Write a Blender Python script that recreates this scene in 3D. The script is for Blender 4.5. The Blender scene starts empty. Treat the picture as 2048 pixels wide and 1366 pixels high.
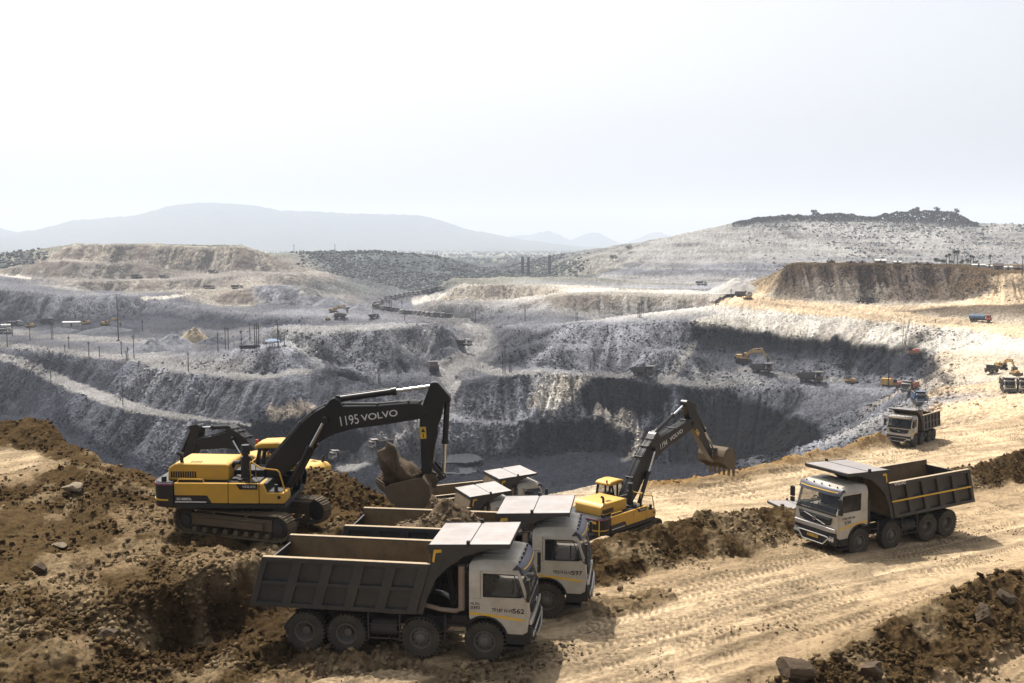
import bpy, bmesh, math, random
import numpy as np
from mathutils import Vector, Matrix
from mathutils.geometry import delaunay_2d_cdt
R = math.radians
random.seed(7); RNG = np.random.default_rng(7)
scene = bpy.context.scene
COL = scene.collection

# ------------------------------------------------------------------ camera
FPX, HORIZON, CAMZ = 2000.0, 490.0, 13.0
PITCH = math.atan((683 - HORIZON) / FPX)
cam = bpy.data.cameras.new('camera')
cam.sensor_width = 36; cam.lens = FPX / 2048 * 36; cam.clip_start = 0.5; cam.clip_end = 40000
camo = bpy.data.objects.new('camera', cam); COL.objects.link(camo)
camo.location = (0, 0, CAMZ); camo.rotation_euler = (math.pi / 2 - PITCH, 0, 0)
scene.camera = camo

# ------------------------------------------------------------------ sun, sky, exposure
SUN_EL, SUN_AZ = R(58), math.atan2(-1.0, 1.75)          # the sun stands beyond the pit, to the left
sd = Vector((math.sin(SUN_AZ) * math.cos(SUN_EL), math.cos(SUN_AZ) * math.cos(SUN_EL), math.sin(SUN_EL)))
sun = bpy.data.lights.new('sun', 'SUN'); sun.energy = 5.0; sun.angle = R(0.6); sun.color = (1.0, 0.94, 0.85)
suno = bpy.data.objects.new('sun', sun); COL.objects.link(suno)
suno.rotation_euler = sd.to_track_quat('Z', 'Y').to_euler(); suno.location = (0, 0, 200)
world = bpy.data.worlds.new('World'); scene.world = world; world.use_nodes = True
wn = world.node_tree; bg = wn.nodes['Background']
sky = wn.nodes.new('ShaderNodeTexSky'); sky.sky_type = 'NISHITA'; sky.sun_disc = False
sky.sun_elevation = SUN_EL; sky.sun_rotation = SUN_AZ
sky.air_density = 1.0; sky.dust_density = 6.0; sky.ozone_density = 1.0; sky.altitude = 200
hs = wn.nodes.new('ShaderNodeHueSaturation'); hs.inputs['Saturation'].default_value = 0.22      # a sky full of dust
wn.links.new(sky.outputs[0], hs.inputs['Color']); wn.links.new(hs.outputs[0], bg.inputs[0]); bg.inputs[1].default_value = 0.145
vs = scene.view_settings
scene.display_settings.display_device = 'sRGB'
vs.view_transform = 'Standard'; vs.look = 'None'; vs.exposure = 0.40; vs.gamma = 1.0; vs.use_curve_mapping = False
cy = scene.cycles
scene.render.engine = 'CYCLES'
cy.max_bounces = 5; cy.diffuse_bounces = 1; cy.glossy_bounces = 2; cy.transmission_bounces = 4; cy.transparent_max_bounces = 8
cy.volume_bounces = 1; cy.use_denoising = True; cy.caustics_reflective = False; cy.caustics_refractive = False
cy.sample_clamp_indirect = 4

# ------------------------------------------------------------------ picture <-> place
CP, SP = math.cos(PITCH), math.sin(PITCH)
def ray(px, py):
    x = (px - 1024) / FPX; y = -(py - 683) / FPX
    return x, CP + y * SP, -SP + y * CP
def at_y(px, py, Y):
    dx, dy, dz = ray(px, py); s = Y / dy
    return np.array((dx * s, Y, CAMZ + dz * s))
def at_z(px, py, z):
    dx, dy, dz = ray(px, py); s = (z - CAMZ) / dz
    return np.array((dx * s, dy * s, z))
def project(X, Y, Z):
    dz = Z - CAMZ
    f = Y * CP - dz * SP; u = Y * SP + dz * CP
    return 1024 + FPX * X / f, 683 - FPX * u / f

# ------------------------------------------------------------------ noise
def _hash(ix, iy, s):
    n = (ix.astype(np.int64) * 374761393 + iy.astype(np.int64) * 668265263 + s * 974634777) & 0xffffffff
    n = ((n ^ (n >> 13)) * 1274126177) & 0xffffffff
    return ((n ^ (n >> 16)) & 0xffffff) / float(0xffffff)
def vnoise(x, y, s=0):
    ix, iy = np.floor(x), np.floor(y); fx, fy = x - ix, y - iy
    fx = fx * fx * (3 - 2 * fx); fy = fy * fy * (3 - 2 * fy)
    a = _hash(ix, iy, s); b = _hash(ix + 1, iy, s); c = _hash(ix, iy + 1, s); d = _hash(ix + 1, iy + 1, s)
    return (a + (b - a) * fx) * (1 - fy) + (c + (d - c) * fx) * fy
def fbm(x, y, s=0, o=4, g=0.5):
    t = np.zeros_like(x); a, w = 1.0, 0.0
    for k in range(o):
        t += a * vnoise(x * 2 ** k + 17.3 * k, y * 2 ** k - 9.1 * k, s + k); w += a; a *= g
    return t / w
def sstep(a, b, x):
    t = np.clip((x - a) / (b - a), 0, 1); return t * t * (3 - 2 * t)

# ------------------------------------------------------------------ tags
def tag(o, label=None, cat=None, group=None, kind=None):
    if label: o['label'] = label
    if cat: o['category'] = cat
    if group: o['group'] = group
    if kind: o['kind'] = kind
    return o

# ------------------------------------------------------------------ materials
def mat(name, col, rough=0.6, metal=0.0, dirt=0.0, dirtcol=(0.30, 0.22, 0.13), scale=3.0, spec=0.5, bump=0.0, var=0.12):
    m = bpy.data.materials.new(name); m.use_nodes = True
    nt = m.node_tree; b = nt.nodes['Principled BSDF']; L = nt.links
    tc = nt.nodes.new('ShaderNodeTexCoord')
    n1 = nt.nodes.new('ShaderNodeTexNoise'); n1.inputs['Scale'].default_value = scale; n1.inputs['Detail'].default_value = 6; n1.inputs['Roughness'].default_value = 0.65
    L.new(tc.outputs['Object'], n1.inputs['Vector'])
    r = nt.nodes.new('ShaderNodeMapRange'); r.inputs[1].default_value = 0.3; r.inputs[2].default_value = 0.7
    r.inputs[3].default_value = 1 - var; r.inputs[4].default_value = 1 + var
    L.new(n1.outputs['Fac'], r.inputs[0])
    mx = nt.nodes.new('ShaderNodeMix'); mx.data_type = 'RGBA'; mx.blend_type = 'MULTIPLY'; mx.inputs[0].default_value = 1
    mx.inputs[6].default_value = (*col, 1); L.new(r.outputs[0], mx.inputs[7])
    out = mx.outputs[2]
    if dirt > 0:
        n2 = nt.nodes.new('ShaderNodeTexNoise'); n2.inputs['Scale'].default_value = scale * 0.6; n2.inputs['Detail'].default_value = 9; n2.inputs['Roughness'].default_value = 0.7
        L.new(tc.outputs['Object'], n2.inputs['Vector'])
        r2 = nt.nodes.new('ShaderNodeMapRange'); r2.inputs[1].default_value = 0.38; r2.inputs[2].default_value = 0.66
        r2.inputs[3].default_value = dirt * 0.25; r2.inputs[4].default_value = min(1, dirt * 1.2); L.new(n2.outputs['Fac'], r2.inputs[0])
        m2 = nt.nodes.new('ShaderNodeMix'); m2.data_type = 'RGBA'; L.new(r2.outputs[0], m2.inputs[0])
        L.new(out, m2.inputs[6]); m2.inputs[7].default_value = (*dirtcol, 1); out = m2.outputs[2]
        r3 = nt.nodes.new('ShaderNodeMapRange'); r3.inputs[3].default_value = rough; r3.inputs[4].default_value = 0.9
        L.new(r2.outputs[0], r3.inputs[0]); L.new(r3.outputs[0], b.inputs['Roughness'])
    else:
        b.inputs['Roughness'].default_value = rough
    L.new(out, b.inputs['Base Color']); b.inputs['Metallic'].default_value = metal
    b.inputs['Specular IOR Level'].default_value = spec
    if bump > 0:
        bp = nt.nodes.new('ShaderNodeBump'); bp.inputs['Strength'].default_value = 0.7; bp.inputs['Distance'].default_value = bump
        L.new(n1.outputs['Fac'], bp.inputs['Height']); L.new(bp.outputs[0], b.inputs['Normal'])
    return m

def terrain_mat(name, s1, d1, s2, d2, var, rough=0.95):
    """albedo from the vertex attribute, broken up by grains, with rubble bump"""
    m = bpy.data.materials.new(name); m.use_nodes = True
    nt = m.node_tree; b = nt.nodes['Principled BSDF']; L = nt.links
    tc = nt.nodes.new('ShaderNodeTexCoord')
    at = nt.nodes.new('ShaderNodeAttribute'); at.attribute_name = 'albedo'
    n1 = nt.nodes.new('ShaderNodeTexNoise'); n1.inputs['Scale'].default_value = s1; n1.inputs['Detail'].default_value = 8; n1.inputs['Roughness'].default_value = 0.68
    n2 = nt.nodes.new('ShaderNodeTexVoronoi'); n2.inputs['Scale'].default_value = s2
    n3 = nt.nodes.new('ShaderNodeTexNoise'); n3.inputs['Scale'].default_value = s2 * 1.7; n3.inputs['Detail'].default_value = 5
    for n in (n1, n2, n3): L.new(tc.outputs['Object'], n.inputs['Vector'])
    r = nt.nodes.new('ShaderNodeMapRange'); r.inputs[1].default_value = 0.25; r.inputs[2].default_value = 0.75
    r.inputs[3].default_value = 1 - var; r.inputs[4].default_value = 1 + var; L.new(n3.outputs['Fac'], r.inputs[0])
    mx = nt.nodes.new('ShaderNodeMix'); mx.data_type = 'RGBA'; mx.blend_type = 'MULTIPLY'; mx.inputs[0].default_value = 1
    L.new(at.outputs['Color'], mx.inputs[6]); L.new(r.outputs[0], mx.inputs[7]); L.new(mx.outputs[2], b.inputs['Base Color'])
    b1 = nt.nodes.new('ShaderNodeBump'); b1.inputs['Strength'].default_value = 1; b1.inputs['Distance'].default_value = d1; L.new(n1.outputs['Fac'], b1.inputs['Height'])
    b2 = nt.nodes.new('ShaderNodeBump'); b2.inputs['Strength'].default_value = 1; b2.inputs['Distance'].default_value = d2; L.new(n2.outputs['Distance'], b2.inputs['Height'])
    L.new(b1.outputs[0], b2.inputs['Normal']); L.new(b2.outputs[0], b.inputs['Normal'])
    b.inputs['Roughness'].default_value = rough; b.inputs['Specular IOR Level'].default_value = 0.0
    return m
# ================================================================== THE TERRAIN
# breaklines (crests, toes, road edges) of the mine, triangulated in plan and sampled to one relief
PAL = dict(sand=(.51, .385, .245), sand2=(.31, .225, .135), brown=(.066, .043, .021), brown2=(.078, .052, .026), dbrown=(.05, .032, .016), ochre=(.21, .125, .045),
           grey=(.120, .123, .140), lgrey=(.205, .207, .225), dgrey=(.052, .054, .065), coal=(.008, .0085, .011), coal2=(.023, .0245, .031),
           tan=(.31, .28, .235), mesa=(.20, .182, .16), white=(.47, .44, .39), pale=(.26, .255, .25), road=(.125, .122, .125), lroad=(.22, .212, .205),
           forest=(.085, .094, .095), scrub=(.15, .145, .115), hill=(.215, .208, .195), cliff=(.088, .062, .040), rock=(.42, .35, .26))  # forest is paled and greyed, haze put into its colour
TP = []                                                     # X, Y, z, r, g, b
def _line(col, pts, step=26):
    c = PAL[col]
    for k in range(len(pts)):
        a = pts[k]
        if k == len(pts) - 1: TP.append((*a, *c)); break
        b = pts[k + 1]
        d = abs(b[0] / b[1] - a[0] / a[1]) * FPX + abs(math.log(b[1] / a[1])) * 800
        n = max(1, int(d / step))
        for i in range(n):
            t = i / n
            TP.append((*(np.array(a) * (1 - t) + np.array(b) * t), *c))
def _parse(s): return [tuple(float(v) for v in q.split(',')) for q in s.split()]
def LZ(col, s): _line(col, [at_z(*q) for q in _parse(s)])                       # px, py, height
def LY(col, s): _line(col, [at_y(*q) for q in _parse(s)])                       # px, py, distance
def LP(col, s): _line(col, [np.array(((px - 1024) / FPX * Y, Y, z)) for px, Y, z in _parse(s)])
def LW(col, s): _line(col, [np.array(q) for q in _parse(s)])                    # x, y, z

# ---- the near bench
LZ('sand', "-450,2700,1 500,2700,0 1024,2700,0 2500,2700,0")
LZ('brown2', "-450,1560,1.5 100,1560,1.0 400,1560,.3")
LZ('sand', "520,1560,0 900,1560,0 1380,1560,0")
LZ('brown2', "-450,1366,1.6 0,1366,1.4 100,1366,1.2 200,1366,.9 300,1366,.4 400,1366,.12")
LZ('brown2', "-450,1255,1.8 0,1240,1.75 120,1215,1.75")
LZ('brown2', "200,1206,1.75 250,1192,1.75 310,1178,1.8 370,1160,1.8 450,1133,1.75")
LW('brown', "-9.3,36,1.65 -8.5,38.2,1.55 -7.2,39.4,1.4 -6.3,43,1.3 -6.0,45.5,1.2")
LZ('dbrown', "262,1330,.55 310,1300,.28 350,1282,.1 400,1268,0 460,1248,0 500,1236,0")
LW('dbrown', "-8.75,35.6,0 -7.9,37.6,0 -6.7,38.6,0 -5.6,42,-.3")
LZ('brown2', "470,1366,0 540,1310,0 600,1300,0")
LZ('sand2', "620,1366,0 660,1320,0 1000,1330,0")
LZ('sand', "1100,1366,0 1300,1340,0 1440,1366,0")
LZ('sand', "1130,1250,0 1300,1230,0 1600,1170,-.2 1850,1140,-.4 2048,1075,-.8 2200,1010,-1.3 2500,950,-2")
LW('brown', "-5,41,0 -2,41.2,0 1,40.6,0 3,39.8,.5")
LW('brown', "-5,46,-5.0 -2,46,-5.0 1,45.5,-5.0 3.2,44.5,-5.0")
# plateau of the near excavator
LZ('brown2', "-450,1110,1.7 0,1100,1.7 200,1110,1.7 420,1100,1.6")
LZ('brown2', "-450,1010,1.7 0,1015,1.7 60,1020,1.6 160,1030,1.6 310,1045,1.6 480,1040,1.55 640,1045,1.4")
LZ('brown', "30,965,2.0 120,935,2.5 200,945,2.6 260,965,2.4 320,985,2.0")
LZ('sand', "-450,945,1.6 0,938,1.6 70,925,1.7")
LZ('brown2', "-450,905,1.6 0,905,1.6 80,905,1.8 150,915,2.0")
LY('brown', "-450,830,58 0,836,57.5 45,830,57.5 90,832,57 108,850,56.5 138,884,55 200,912,52.5 260,938,51 315,958,49.5 420,985,47 520,996,46")
LP('brown', "-450,62,1 0,61.5,0 120,60,-1 220,57,-1.5 320,54,-1.8 520,49.5,-2.2")
LY('brown', "560,1000,45.5 605,948,46.5 645,934,46.5 690,944,46 725,962,45.5 760,985,45 790,1015,44.5")
LY('brown', "600,1030,43.5 660,1022,43.5 720,1030,43.5")
LW('brown2', "-24,56,-2 -18,53,-2.5 -9,52,-2.6 -5,50,-4.9 0,49.5,-5 5,51,-5 10,53,-5.3")
LW('brown2', "-26,64,-2.8 -15,62,-2.6 -9,63,-2.9 -5,64,-4.95 2,68,-5")
# berm in the lower right corner
LZ('brown', "1440,1450,.5 1480,1420,.8 1560,1366,1.1 1690,1288,1.2 1820,1230,1.25 1955,1174,1.25 2048,1142,1.2 2200,1085,1.2 2500,990,1")
LP('sand2', "1440,27.4,.05 1480,28.4,0 1560,29.5,0 1690,31.9,0 1820,34.3,0 1955,36.9,0 2048,38.6,0 2200,42,0 2500,50,-.3")
LZ('brown', "1440,1700,.3 1560,1560,.35 1690,1440,.5 1822,1366,.45 1940,1325,.45 2048,1268,.45 2200,1200,.4 2500,1080,.4")
LZ('sand2', "1500,1760,.1 1600,1600,.1 1720,1480,.12 1850,1392,.15 1960,1352,.15 2060,1295,.15 2220,1220,.15 2500,1110,.15")
# berm between the upper and the lower road
LZ('sand2', "1150,1190,0 1220,1172,0 1300,1150,0 1400,1122,0 1500,1108,-.2 1560,1088,-.4 1600,1075,-.5 1750,1035,-.8 1850,1010,-.9 1945,985,-1.0 2048,962,-1.5 2200,935,-2 2500,890,-3")
LZ('brown', "1150,1176,.12 1220,1160,.12 1300,1138,.12 1400,1110,.1 1500,1097,-.1 1600,1062,-.4 1750,1026,-.7 1945,978,-.85 2048,955,-1.3 2200,928,-1.8 2500,884,-2.8")
LY('brown', "1150,1100,39.4 1180,1082,39.8 1230,1070,40.4 1300,1054,41.3 1340,1040,42.2 1380,1028,43.2 1480,1020,45.6 1560,1014,47.6 1600,1008,48.6 1750,972,53 1850,952,56 1945,932,59.5 2048,895,64 2200,862,70 2500,810,80")
LP('brown2', "1160,43.8,-4.8 1300,46,-5 1400,48,-5.2 1500,50.5,-5.3 1600,53,-5.4 1750,58,-5.6 1850,62,-5.9 1945,66,-6.2 2048,71,-6.5 2200,78,-7 2500,88,-8")
LP('sand', "1250,58,-5 1400,60,-5.2 1600,66,-5.7 1750,74,-6.2 1850,82,-6.7 2048,95,-7.4 2200,102,-8 2500,112,-9")
# windrow on the pit edge
LZ('sand', "1060,1012,-4.9 1200,989,-5 1330,987,-5.2 1480,964,-5.6 1600,937,-6 1700,914,-6.6 1775,897,-7 1850,872,-7.4 1950,856,-7.9 2048,842,-8.5 2200,822,-9 2500,800,-10")
LY('rock', "1040,1002,69.6 1090,990,70.2 1130,982,71 1200,966,73.4 1250,962,74")
LY('ochre', "1290,963,74.5 1330,960,74.6 1480,936,79.8 1600,908,86.4 1700,883,94 1775,862,100 1795,866,103")
LY('sand', "1850,860,107.8 1950,847,115 2048,831,123 2200,810,139 2500,789,158")
LP('brown2', "700,68,-6 1000,74,-7 1200,77,-7 1330,78,-7 1480,84,-7.5 1600,91,-8.5 1700,99,-9.5 1790,107,-10 1870,122,-11 2048,136,-12 2200,152,-13 2500,175,-15")
LP('dgrey', "-450,140,-40 0,140,-42 500,140,-44 1000,150,-45 1500,160,-45 1640,160,-40 1720,165,-34")
LP('dgrey', "-450,260,-63 0,260,-65 800,250,-65 1400,240,-65 1560,235,-58 1640,225,-50")
# ---- the pit
LY('coal2', "-450,845,430 0,836,452 60,835,428 100,838,404 150,870,376 200,900,356 270,932,336 310,950,327 400,958,323 500,952,326")
LY('coal', "560,925,348 640,920,350 720,925,348 800,915,352 860,908,356")
LY('coal2', "640,960,328 800,960,328 960,950,336 1100,958,332 1300,962,328 1450,950,332")
LY('coal2', "900,912,360 960,915,364 1000,915,364 1060,915,364 1150,905,368 1220,905,366 1300,930,352 1400,930,352 1500,915,352 1600,897,345")
LY('dgrey', "-450,706,520 0,719,500 60,742,470 110,766,430 200,808,378 260,822,366 330,835,352 400,840,350 470,846,349")
LY('dgrey', "-450,700,530 0,708,512 60,722,487 110,745,459 180,772,422 230,790,403 270,801,390 330,822,370 400,832,362 470,838,356")
LY('grey', "-450,692,560 0,697,530 100,706,468 200,716,435 270,722,416 320,738,393 380,750,379 470,757,371 530,758,370 600,746,379 650,734,386 700,736,386 722,762,374")
LY('lroad', "-450,680,580 0,684,548 100,697,486 200,707,451 270,714,428 320,714,424 370,728,404 450,742,390 530,750,380 600,738,388")
LY('grey', "-450,672,600 0,672,575 100,684,520 200,692,484 300,698,460 350,705,440")
LY('dgrey', "-450,640,690 0,650,630 100,652,618 200,650,620 290,650,615 400,671,545 460,690,470")
LY('dgrey', "-450,630,700 0,641,652 100,642,652 180,639,655 250,633,662 330,631,662 420,656,620 530,660,612 600,655,615")
LY('lgrey', "-450,570,705 0,578,672 60,583,672 140,590,674 240,589,678 290,590,686 330,602,690")
LY('lgrey', "360,610,678 400,617,668 470,624,650 520,627,644 560,628,640 640,632,632")
LY('grey', "-450,560,790 0,566,748 60,572,748 140,580,752 240,582,752 330,592,742 400,612,725 470,612,735 560,612,732 655,614,730")
LY('dgrey', "430,641,640 530,645,628 600,643,626")
LY('coal2', "470,852,347 520,850,348 560,838,352 620,834,354 680,850,352 760,860,352")
LY('coal', "476,862,346 520,858,346.5 560,848,350 620,845,352 700,870,350")
LY('coal', "480,915,342 560,912,346 620,908,348")
LY('grey', "560,800,360 620,790,364 700,800,362 760,800,368")
# mound with the shelter and the dump behind it
LY('grey', "340,734,402 400,742,392 450,746,388 540,752,382 612,738,392")
LY('lgrey', "392,706,424 450,703,412 500,699,404 545,695,401 585,694,402 596,706,398 606,724,396")
LY('lgrey', "400,690,470 470,690,440 540,688,425 590,688,422")
LY('pale', "555,652,440 600,664,426 640,665,426 700,662,427 760,655,428 830,650,448 880,646,476 900,655,478")
LY('lgrey', "480,662,560 570,650,520 640,655,500 760,645,520 850,640,540 900,640,545")
LY('grey', "612,728,406 680,740,405 740,752,400 800,746,410 850,737,424 895,712,455 912,690,480")
LY('dgrey', "700,770,385 760,775,385 830,768,395")
LY('road', "820,634,800 870,634,690 930,645,600 962,668,540 962,690,505 930,715,465 890,738,437 888,748,425 905,768,405 895,790,393 860,820,382 800,862,368 740,905,354")
LY('road', "905,634,690 980,655,590 1000,680,525 980,712,470 940,740,432")
# right of the haul road
LY('lgrey', "905,840,372 980,847,374 1060,846,376")
LY('lgrey', "905,832,379 980,839,381 1050,836,382")
LY('lgrey', "1146,662,452 1118,688,430 1090,714,416 1072,736,410")
LY('dgrey', "1100,672,470 1060,700,448 1030,722,436")
LY('lgrey', "296,732,402 268,752,396 240,772,393 222,792,392")
LY('dgrey', "246,738,424 214,760,416")
LY('lgrey', "1330,700,412 1310,724,404 1290,746,398")
LY('lgrey', "650,690,412 640,714,404")
LY('dgrey', "700,690,424 712,716,412")
LY('lgrey', "790,690,420 800,716,412")
LY('dgrey', "925,762,398 1000,753,398 1060,747,400")
LY('pale', "1070,746,400 1120,745,400 1180,749,399")
LY('coal2', "1200,753,398 1240,757,396 1330,774,386 1400,772,388 1450,778,385")
LY('lgrey', "1490,784,382 1560,776,386 1640,772,388 1740,776,382 1790,790,365")
LY('grey', "1000,738,414 1100,739,412 1200,742,409 1300,753,402 1400,762,396 1480,750,402 1560,748,403 1640,758,397 1740,768,390 1800,778,375")
LY('lgrey', "1010,652,560 1060,652,520 1110,652,480 1150,642,462 1200,642,458 1260,648,456 1330,646,458 1375,642,464")
LY('grey', "1020,700,450 1100,690,440 1200,690,432 1300,700,424 1370,705,420")
LY('grey', "940,634,640 1020,632,610 1100,636,590 1200,638,580 1300,638,580 1400,637,570")
LY('pale', "860,606,735 900,608,700 1000,612,650 1060,616,630 1090,621,610 1200,629,605 1300,632,600 1400,634,590")
LY('tan', "870,604,745 930,604,742 1000,602,742 1060,600,735")
LY('tan', "905,574,762 930,564,760 1000,566,759 1100,568,760 1170,571,775 1260,578,795")
LY('tan', "1095,592,632 1140,588,622 1180,587,621 1250,588,620 1300,590,618 1430,590,618")
LY('white', "1140,583,700 1250,582,700 1340,582,700 1430,586,690")
LY('lgrey', "1150,577,790 1260,576,800 1350,575,800 1430,578,780")
LP('scrub', "905,900,-16 1000,900,-15 1170,900,-16 1260,880,-19")
LY('grey', "800,612,840 860,590,960 900,575,1060")
# spoil tips on the left
LY('mesa', "150,576,806 200,587,800 260,589,796 330,582,800 400,578,806 440,580,800")
LY('tan', "395,579,782 440,577,778 505,577,778")
LY('tan', "415,600,752 440,612,742 500,614,740")
LY('lgrey', "515,571,762 560,567,766 620,573,770 648,598,755")
LY('lgrey', "520,608,735 600,610,735 655,612,735")
LY('mesa', "140,562,822 200,561,812 280,561,812 330,560,820 400,556,826 470,552,836 530,550,850 600,548,868 660,553,890 690,566,900")
LY('mesa', "640,590,800 700,585,860")
LY('grey', "-450,560,900 0,555,840 40,552,890")
LY('mesa', "52,552,898 100,558,890 200,560,884 280,559,884 350,555,892")
LY('mesa', "86,522,916 150,524,907 250,527,906 290,529,906 330,536,910")
LY('mesa', "108,519,948 200,523,946 290,526,946 330,540,936 400,545,936 480,543,942 550,543,950 620,541,962")
LY('tan', "150,487,968 160,486,969 240,485.5,969 300,488,969 400,489,968 480,490,968 505,495,972 530,506,976 560,516,979 590,530,982 625,538,988")
LP('scrub', "160,1250,15.5 300,1250,15 480,1250,14 540,1200,0")
LP('scrub', "100,1350,-30 300,1380,-30 500,1380,-30 580,1300,-20")
LP('scrub', "-450,1000,-22 -100,1000,-20 40,1050,-16")
LP('scrub', "-450,1500,-15 -100,1600,-14 100,1700,-16 400,1750,-20")
# wooded ridge and the far rim
LY('dgrey', "600,590,1040 700,594,1030 760,594,1030 830,588,1040 880,576,1100 940,562,1150")
LY('forest', "600,560,1130 700,556,1130 800,560,1120 870,562,1130")
LY('forest', "590,505,1300 640,503,1300 700,502.5,1300 760,503,1300 800,506,1300 880,512,1290 920,524,1270 960,541,1250")
LP('forest', "560,1700,0 800,1700,-2 960,1600,-20")
LY('forest', "960,558,1180 1040,556,1180 1120,554,1180 1180,556,1150")
LY('scrub', "940,545,1290 1000,548,1300 1080,546,1300 1150,550,1250 1195,546,1190")
LP('scrub', "900,1900,-30 1100,1900,-32 1200,1800,-25")
# the old overgrown tip on the right
LY('hill', "1195,558,1080 1300,564,1000 1430,572,940 1530,575,920 1700,575,900 2050,575,880 2500,575,860")
LY('grey', "1205,545,1140 1300,540,1110 1450,540,1090 1600,540,1080 1800,540,1070 2050,540,1060 2500,540,1050")
LY('hill', "1240,515,1220 1300,510,1200 1450,508,1190 1600,508,1180 1800,510,1180 2050,510,1180 2500,510,1180")
LY('hill', "1262,500,1260 1300,481,1300 1400,480,1290 1500,478,1290 1700,480,1290 2050,482,1290 2500,484,1290")
LY('hill', "1340,474,1335 1400,468,1350 1440,461,1380 1470,446,1410 1530,440,1410 1570,436,1410 1700,438,1410 1850,440,1410 1930,446,1410 1960,448,1410 2048,449,1410 2500,452,1410")
LP('scrub', "1300,1700,20 1450,1700,46 1570,1700,52 2000,1700,42 2500,1700,40")
LP('scrub', "1250,2000,-25 1450,2100,-20 2000,2100,-20 2500,2100,-20")
LP('scrub', "-450,2300,-18 0,2300,-18 400,2300,-20 1000,2300,-30 1500,2300,-25 2500,2300,-25")
# brown plateau with the village
LP('hill', "1480,720,-21 1540,740,-22 1590,830,-10 1700,860,-4 2048,860,-3 2500,850,-3")
LY('brown', "1569,528,536 1600,526,538 1650,526,538 1720,527,537 1800,529,535 1900,533,530 1990,545,512 2048,549,505 2150,553,500 2500,560,480")
LP('brown2', "1572,560,2.7 1700,600,2.4 1850,600,1.8 2048,590,0.5 2500,570,-1")
LP('brown2', "1585,680,-2 1700,760,-2 2048,760,-2 2500,750,-2")
LY('cliff', "1560,562,530 1650,566,528 1720,568,526 1800,568,524 1900,570,520 1985,572,506")
LY('tan', "1548,588,524 1590,593,519 1650,602,514 1750,606,510 1850,603,508 1930,598,506 1975,588,502")
LY('sand', "1990,585,500 2048,578,500 2150,575,495 2500,575,480")
LY('sand', "1440,592,560 1490,590,548 1520,588,540")
LY('sand', "1470,600,520 1530,604,508 1600,612,495 1700,616,488 1800,618,482 1900,612,485 2048,604,485 2200,600,480 2500,600,470")
LY('brown2', "1840,622,470 1900,614,478 2048,607,478 2200,604,470 2500,604,460")
LY('rock', "1860,634,452 1950,636,440 2048,640,428 2200,645,410 2500,650,390")
LY('sand', "1440,608,500 1490,612,490 1560,619,478 1650,627,465 1750,637,448 1850,648,430 1950,660,408 2048,674,385 2200,700,350 2500,745,300")
LY('white', "1420,612,498 1480,618,486 1560,625,474 1650,633,461 1750,643,444 1850,654,426 1950,666,404 2048,680,381 2200,706,346 2500,750,296")
LY('white', "1386,642,462 1450,652,455 1550,665,444 1650,677,432 1750,687,418 1840,700,398 1900,705,385")
LY('coal', "1384,650,459 1450,659,453 1550,672,442 1650,684,430 1750,694,416 1830,704,398")
LY('coal', "1390,676,452 1500,690,442 1600,693,434 1700,700,422 1800,706,408 1860,712,392")
LY('coal2', "1400,690,440 1480,702,434 1560,702,430 1640,706,425 1740,711,414 1830,717,398 1870,722,385")
LY('grey', "1380,700,440 1440,722,420 1500,728,416 1560,735,410 1620,735,408 1700,745,402 1780,755,392 1850,762,360")
LY('rock', "1880,708,372 1950,712,345 2048,728,312 2200,760,268 2500,800,220")
LY('rock', "1900,730,330 1940,745,300 1990,752,286 2048,755,276 2200,785,240 2500,815,200")
LY('sand', "1860,780,262 1900,775,258 1950,776,252 2048,782,240 2200,800,215 2500,825,180")
LY('sand', "1870,822,205 1900,822,200 1950,824,192 2048,826,180 2200,812,170")
LY('lgrey', "1560,926,330 1650,890,302 1720,868,281 1790,850,257 1850,812,246 1870,800,244")
LY('lgrey', "1600,886,322 1660,870,316 1760,842,291 1815,803,276 1830,795,274 1850,790,268")
LY('grey', "1700,850,330 1760,815,315 1800,790,310")
LY('coal', "1000,868,372 1030,862,374 1080,846,376 1150,836,378 1220,842,377 1260,868,372 1300,860,373 1360,830,378 1420,808,382")
LY('coal', "1470,802,383 1560,828,371 1640,858,349")
LY('grey', "1010,856,374 1080,838,378 1150,828,380.5 1220,833,380 1262,858,375 1300,850,376 1360,820,381")
LY('grey', "1420,798,384.5 1480,792,385 1560,816,374 1640,846,352 1700,830,345")

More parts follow.
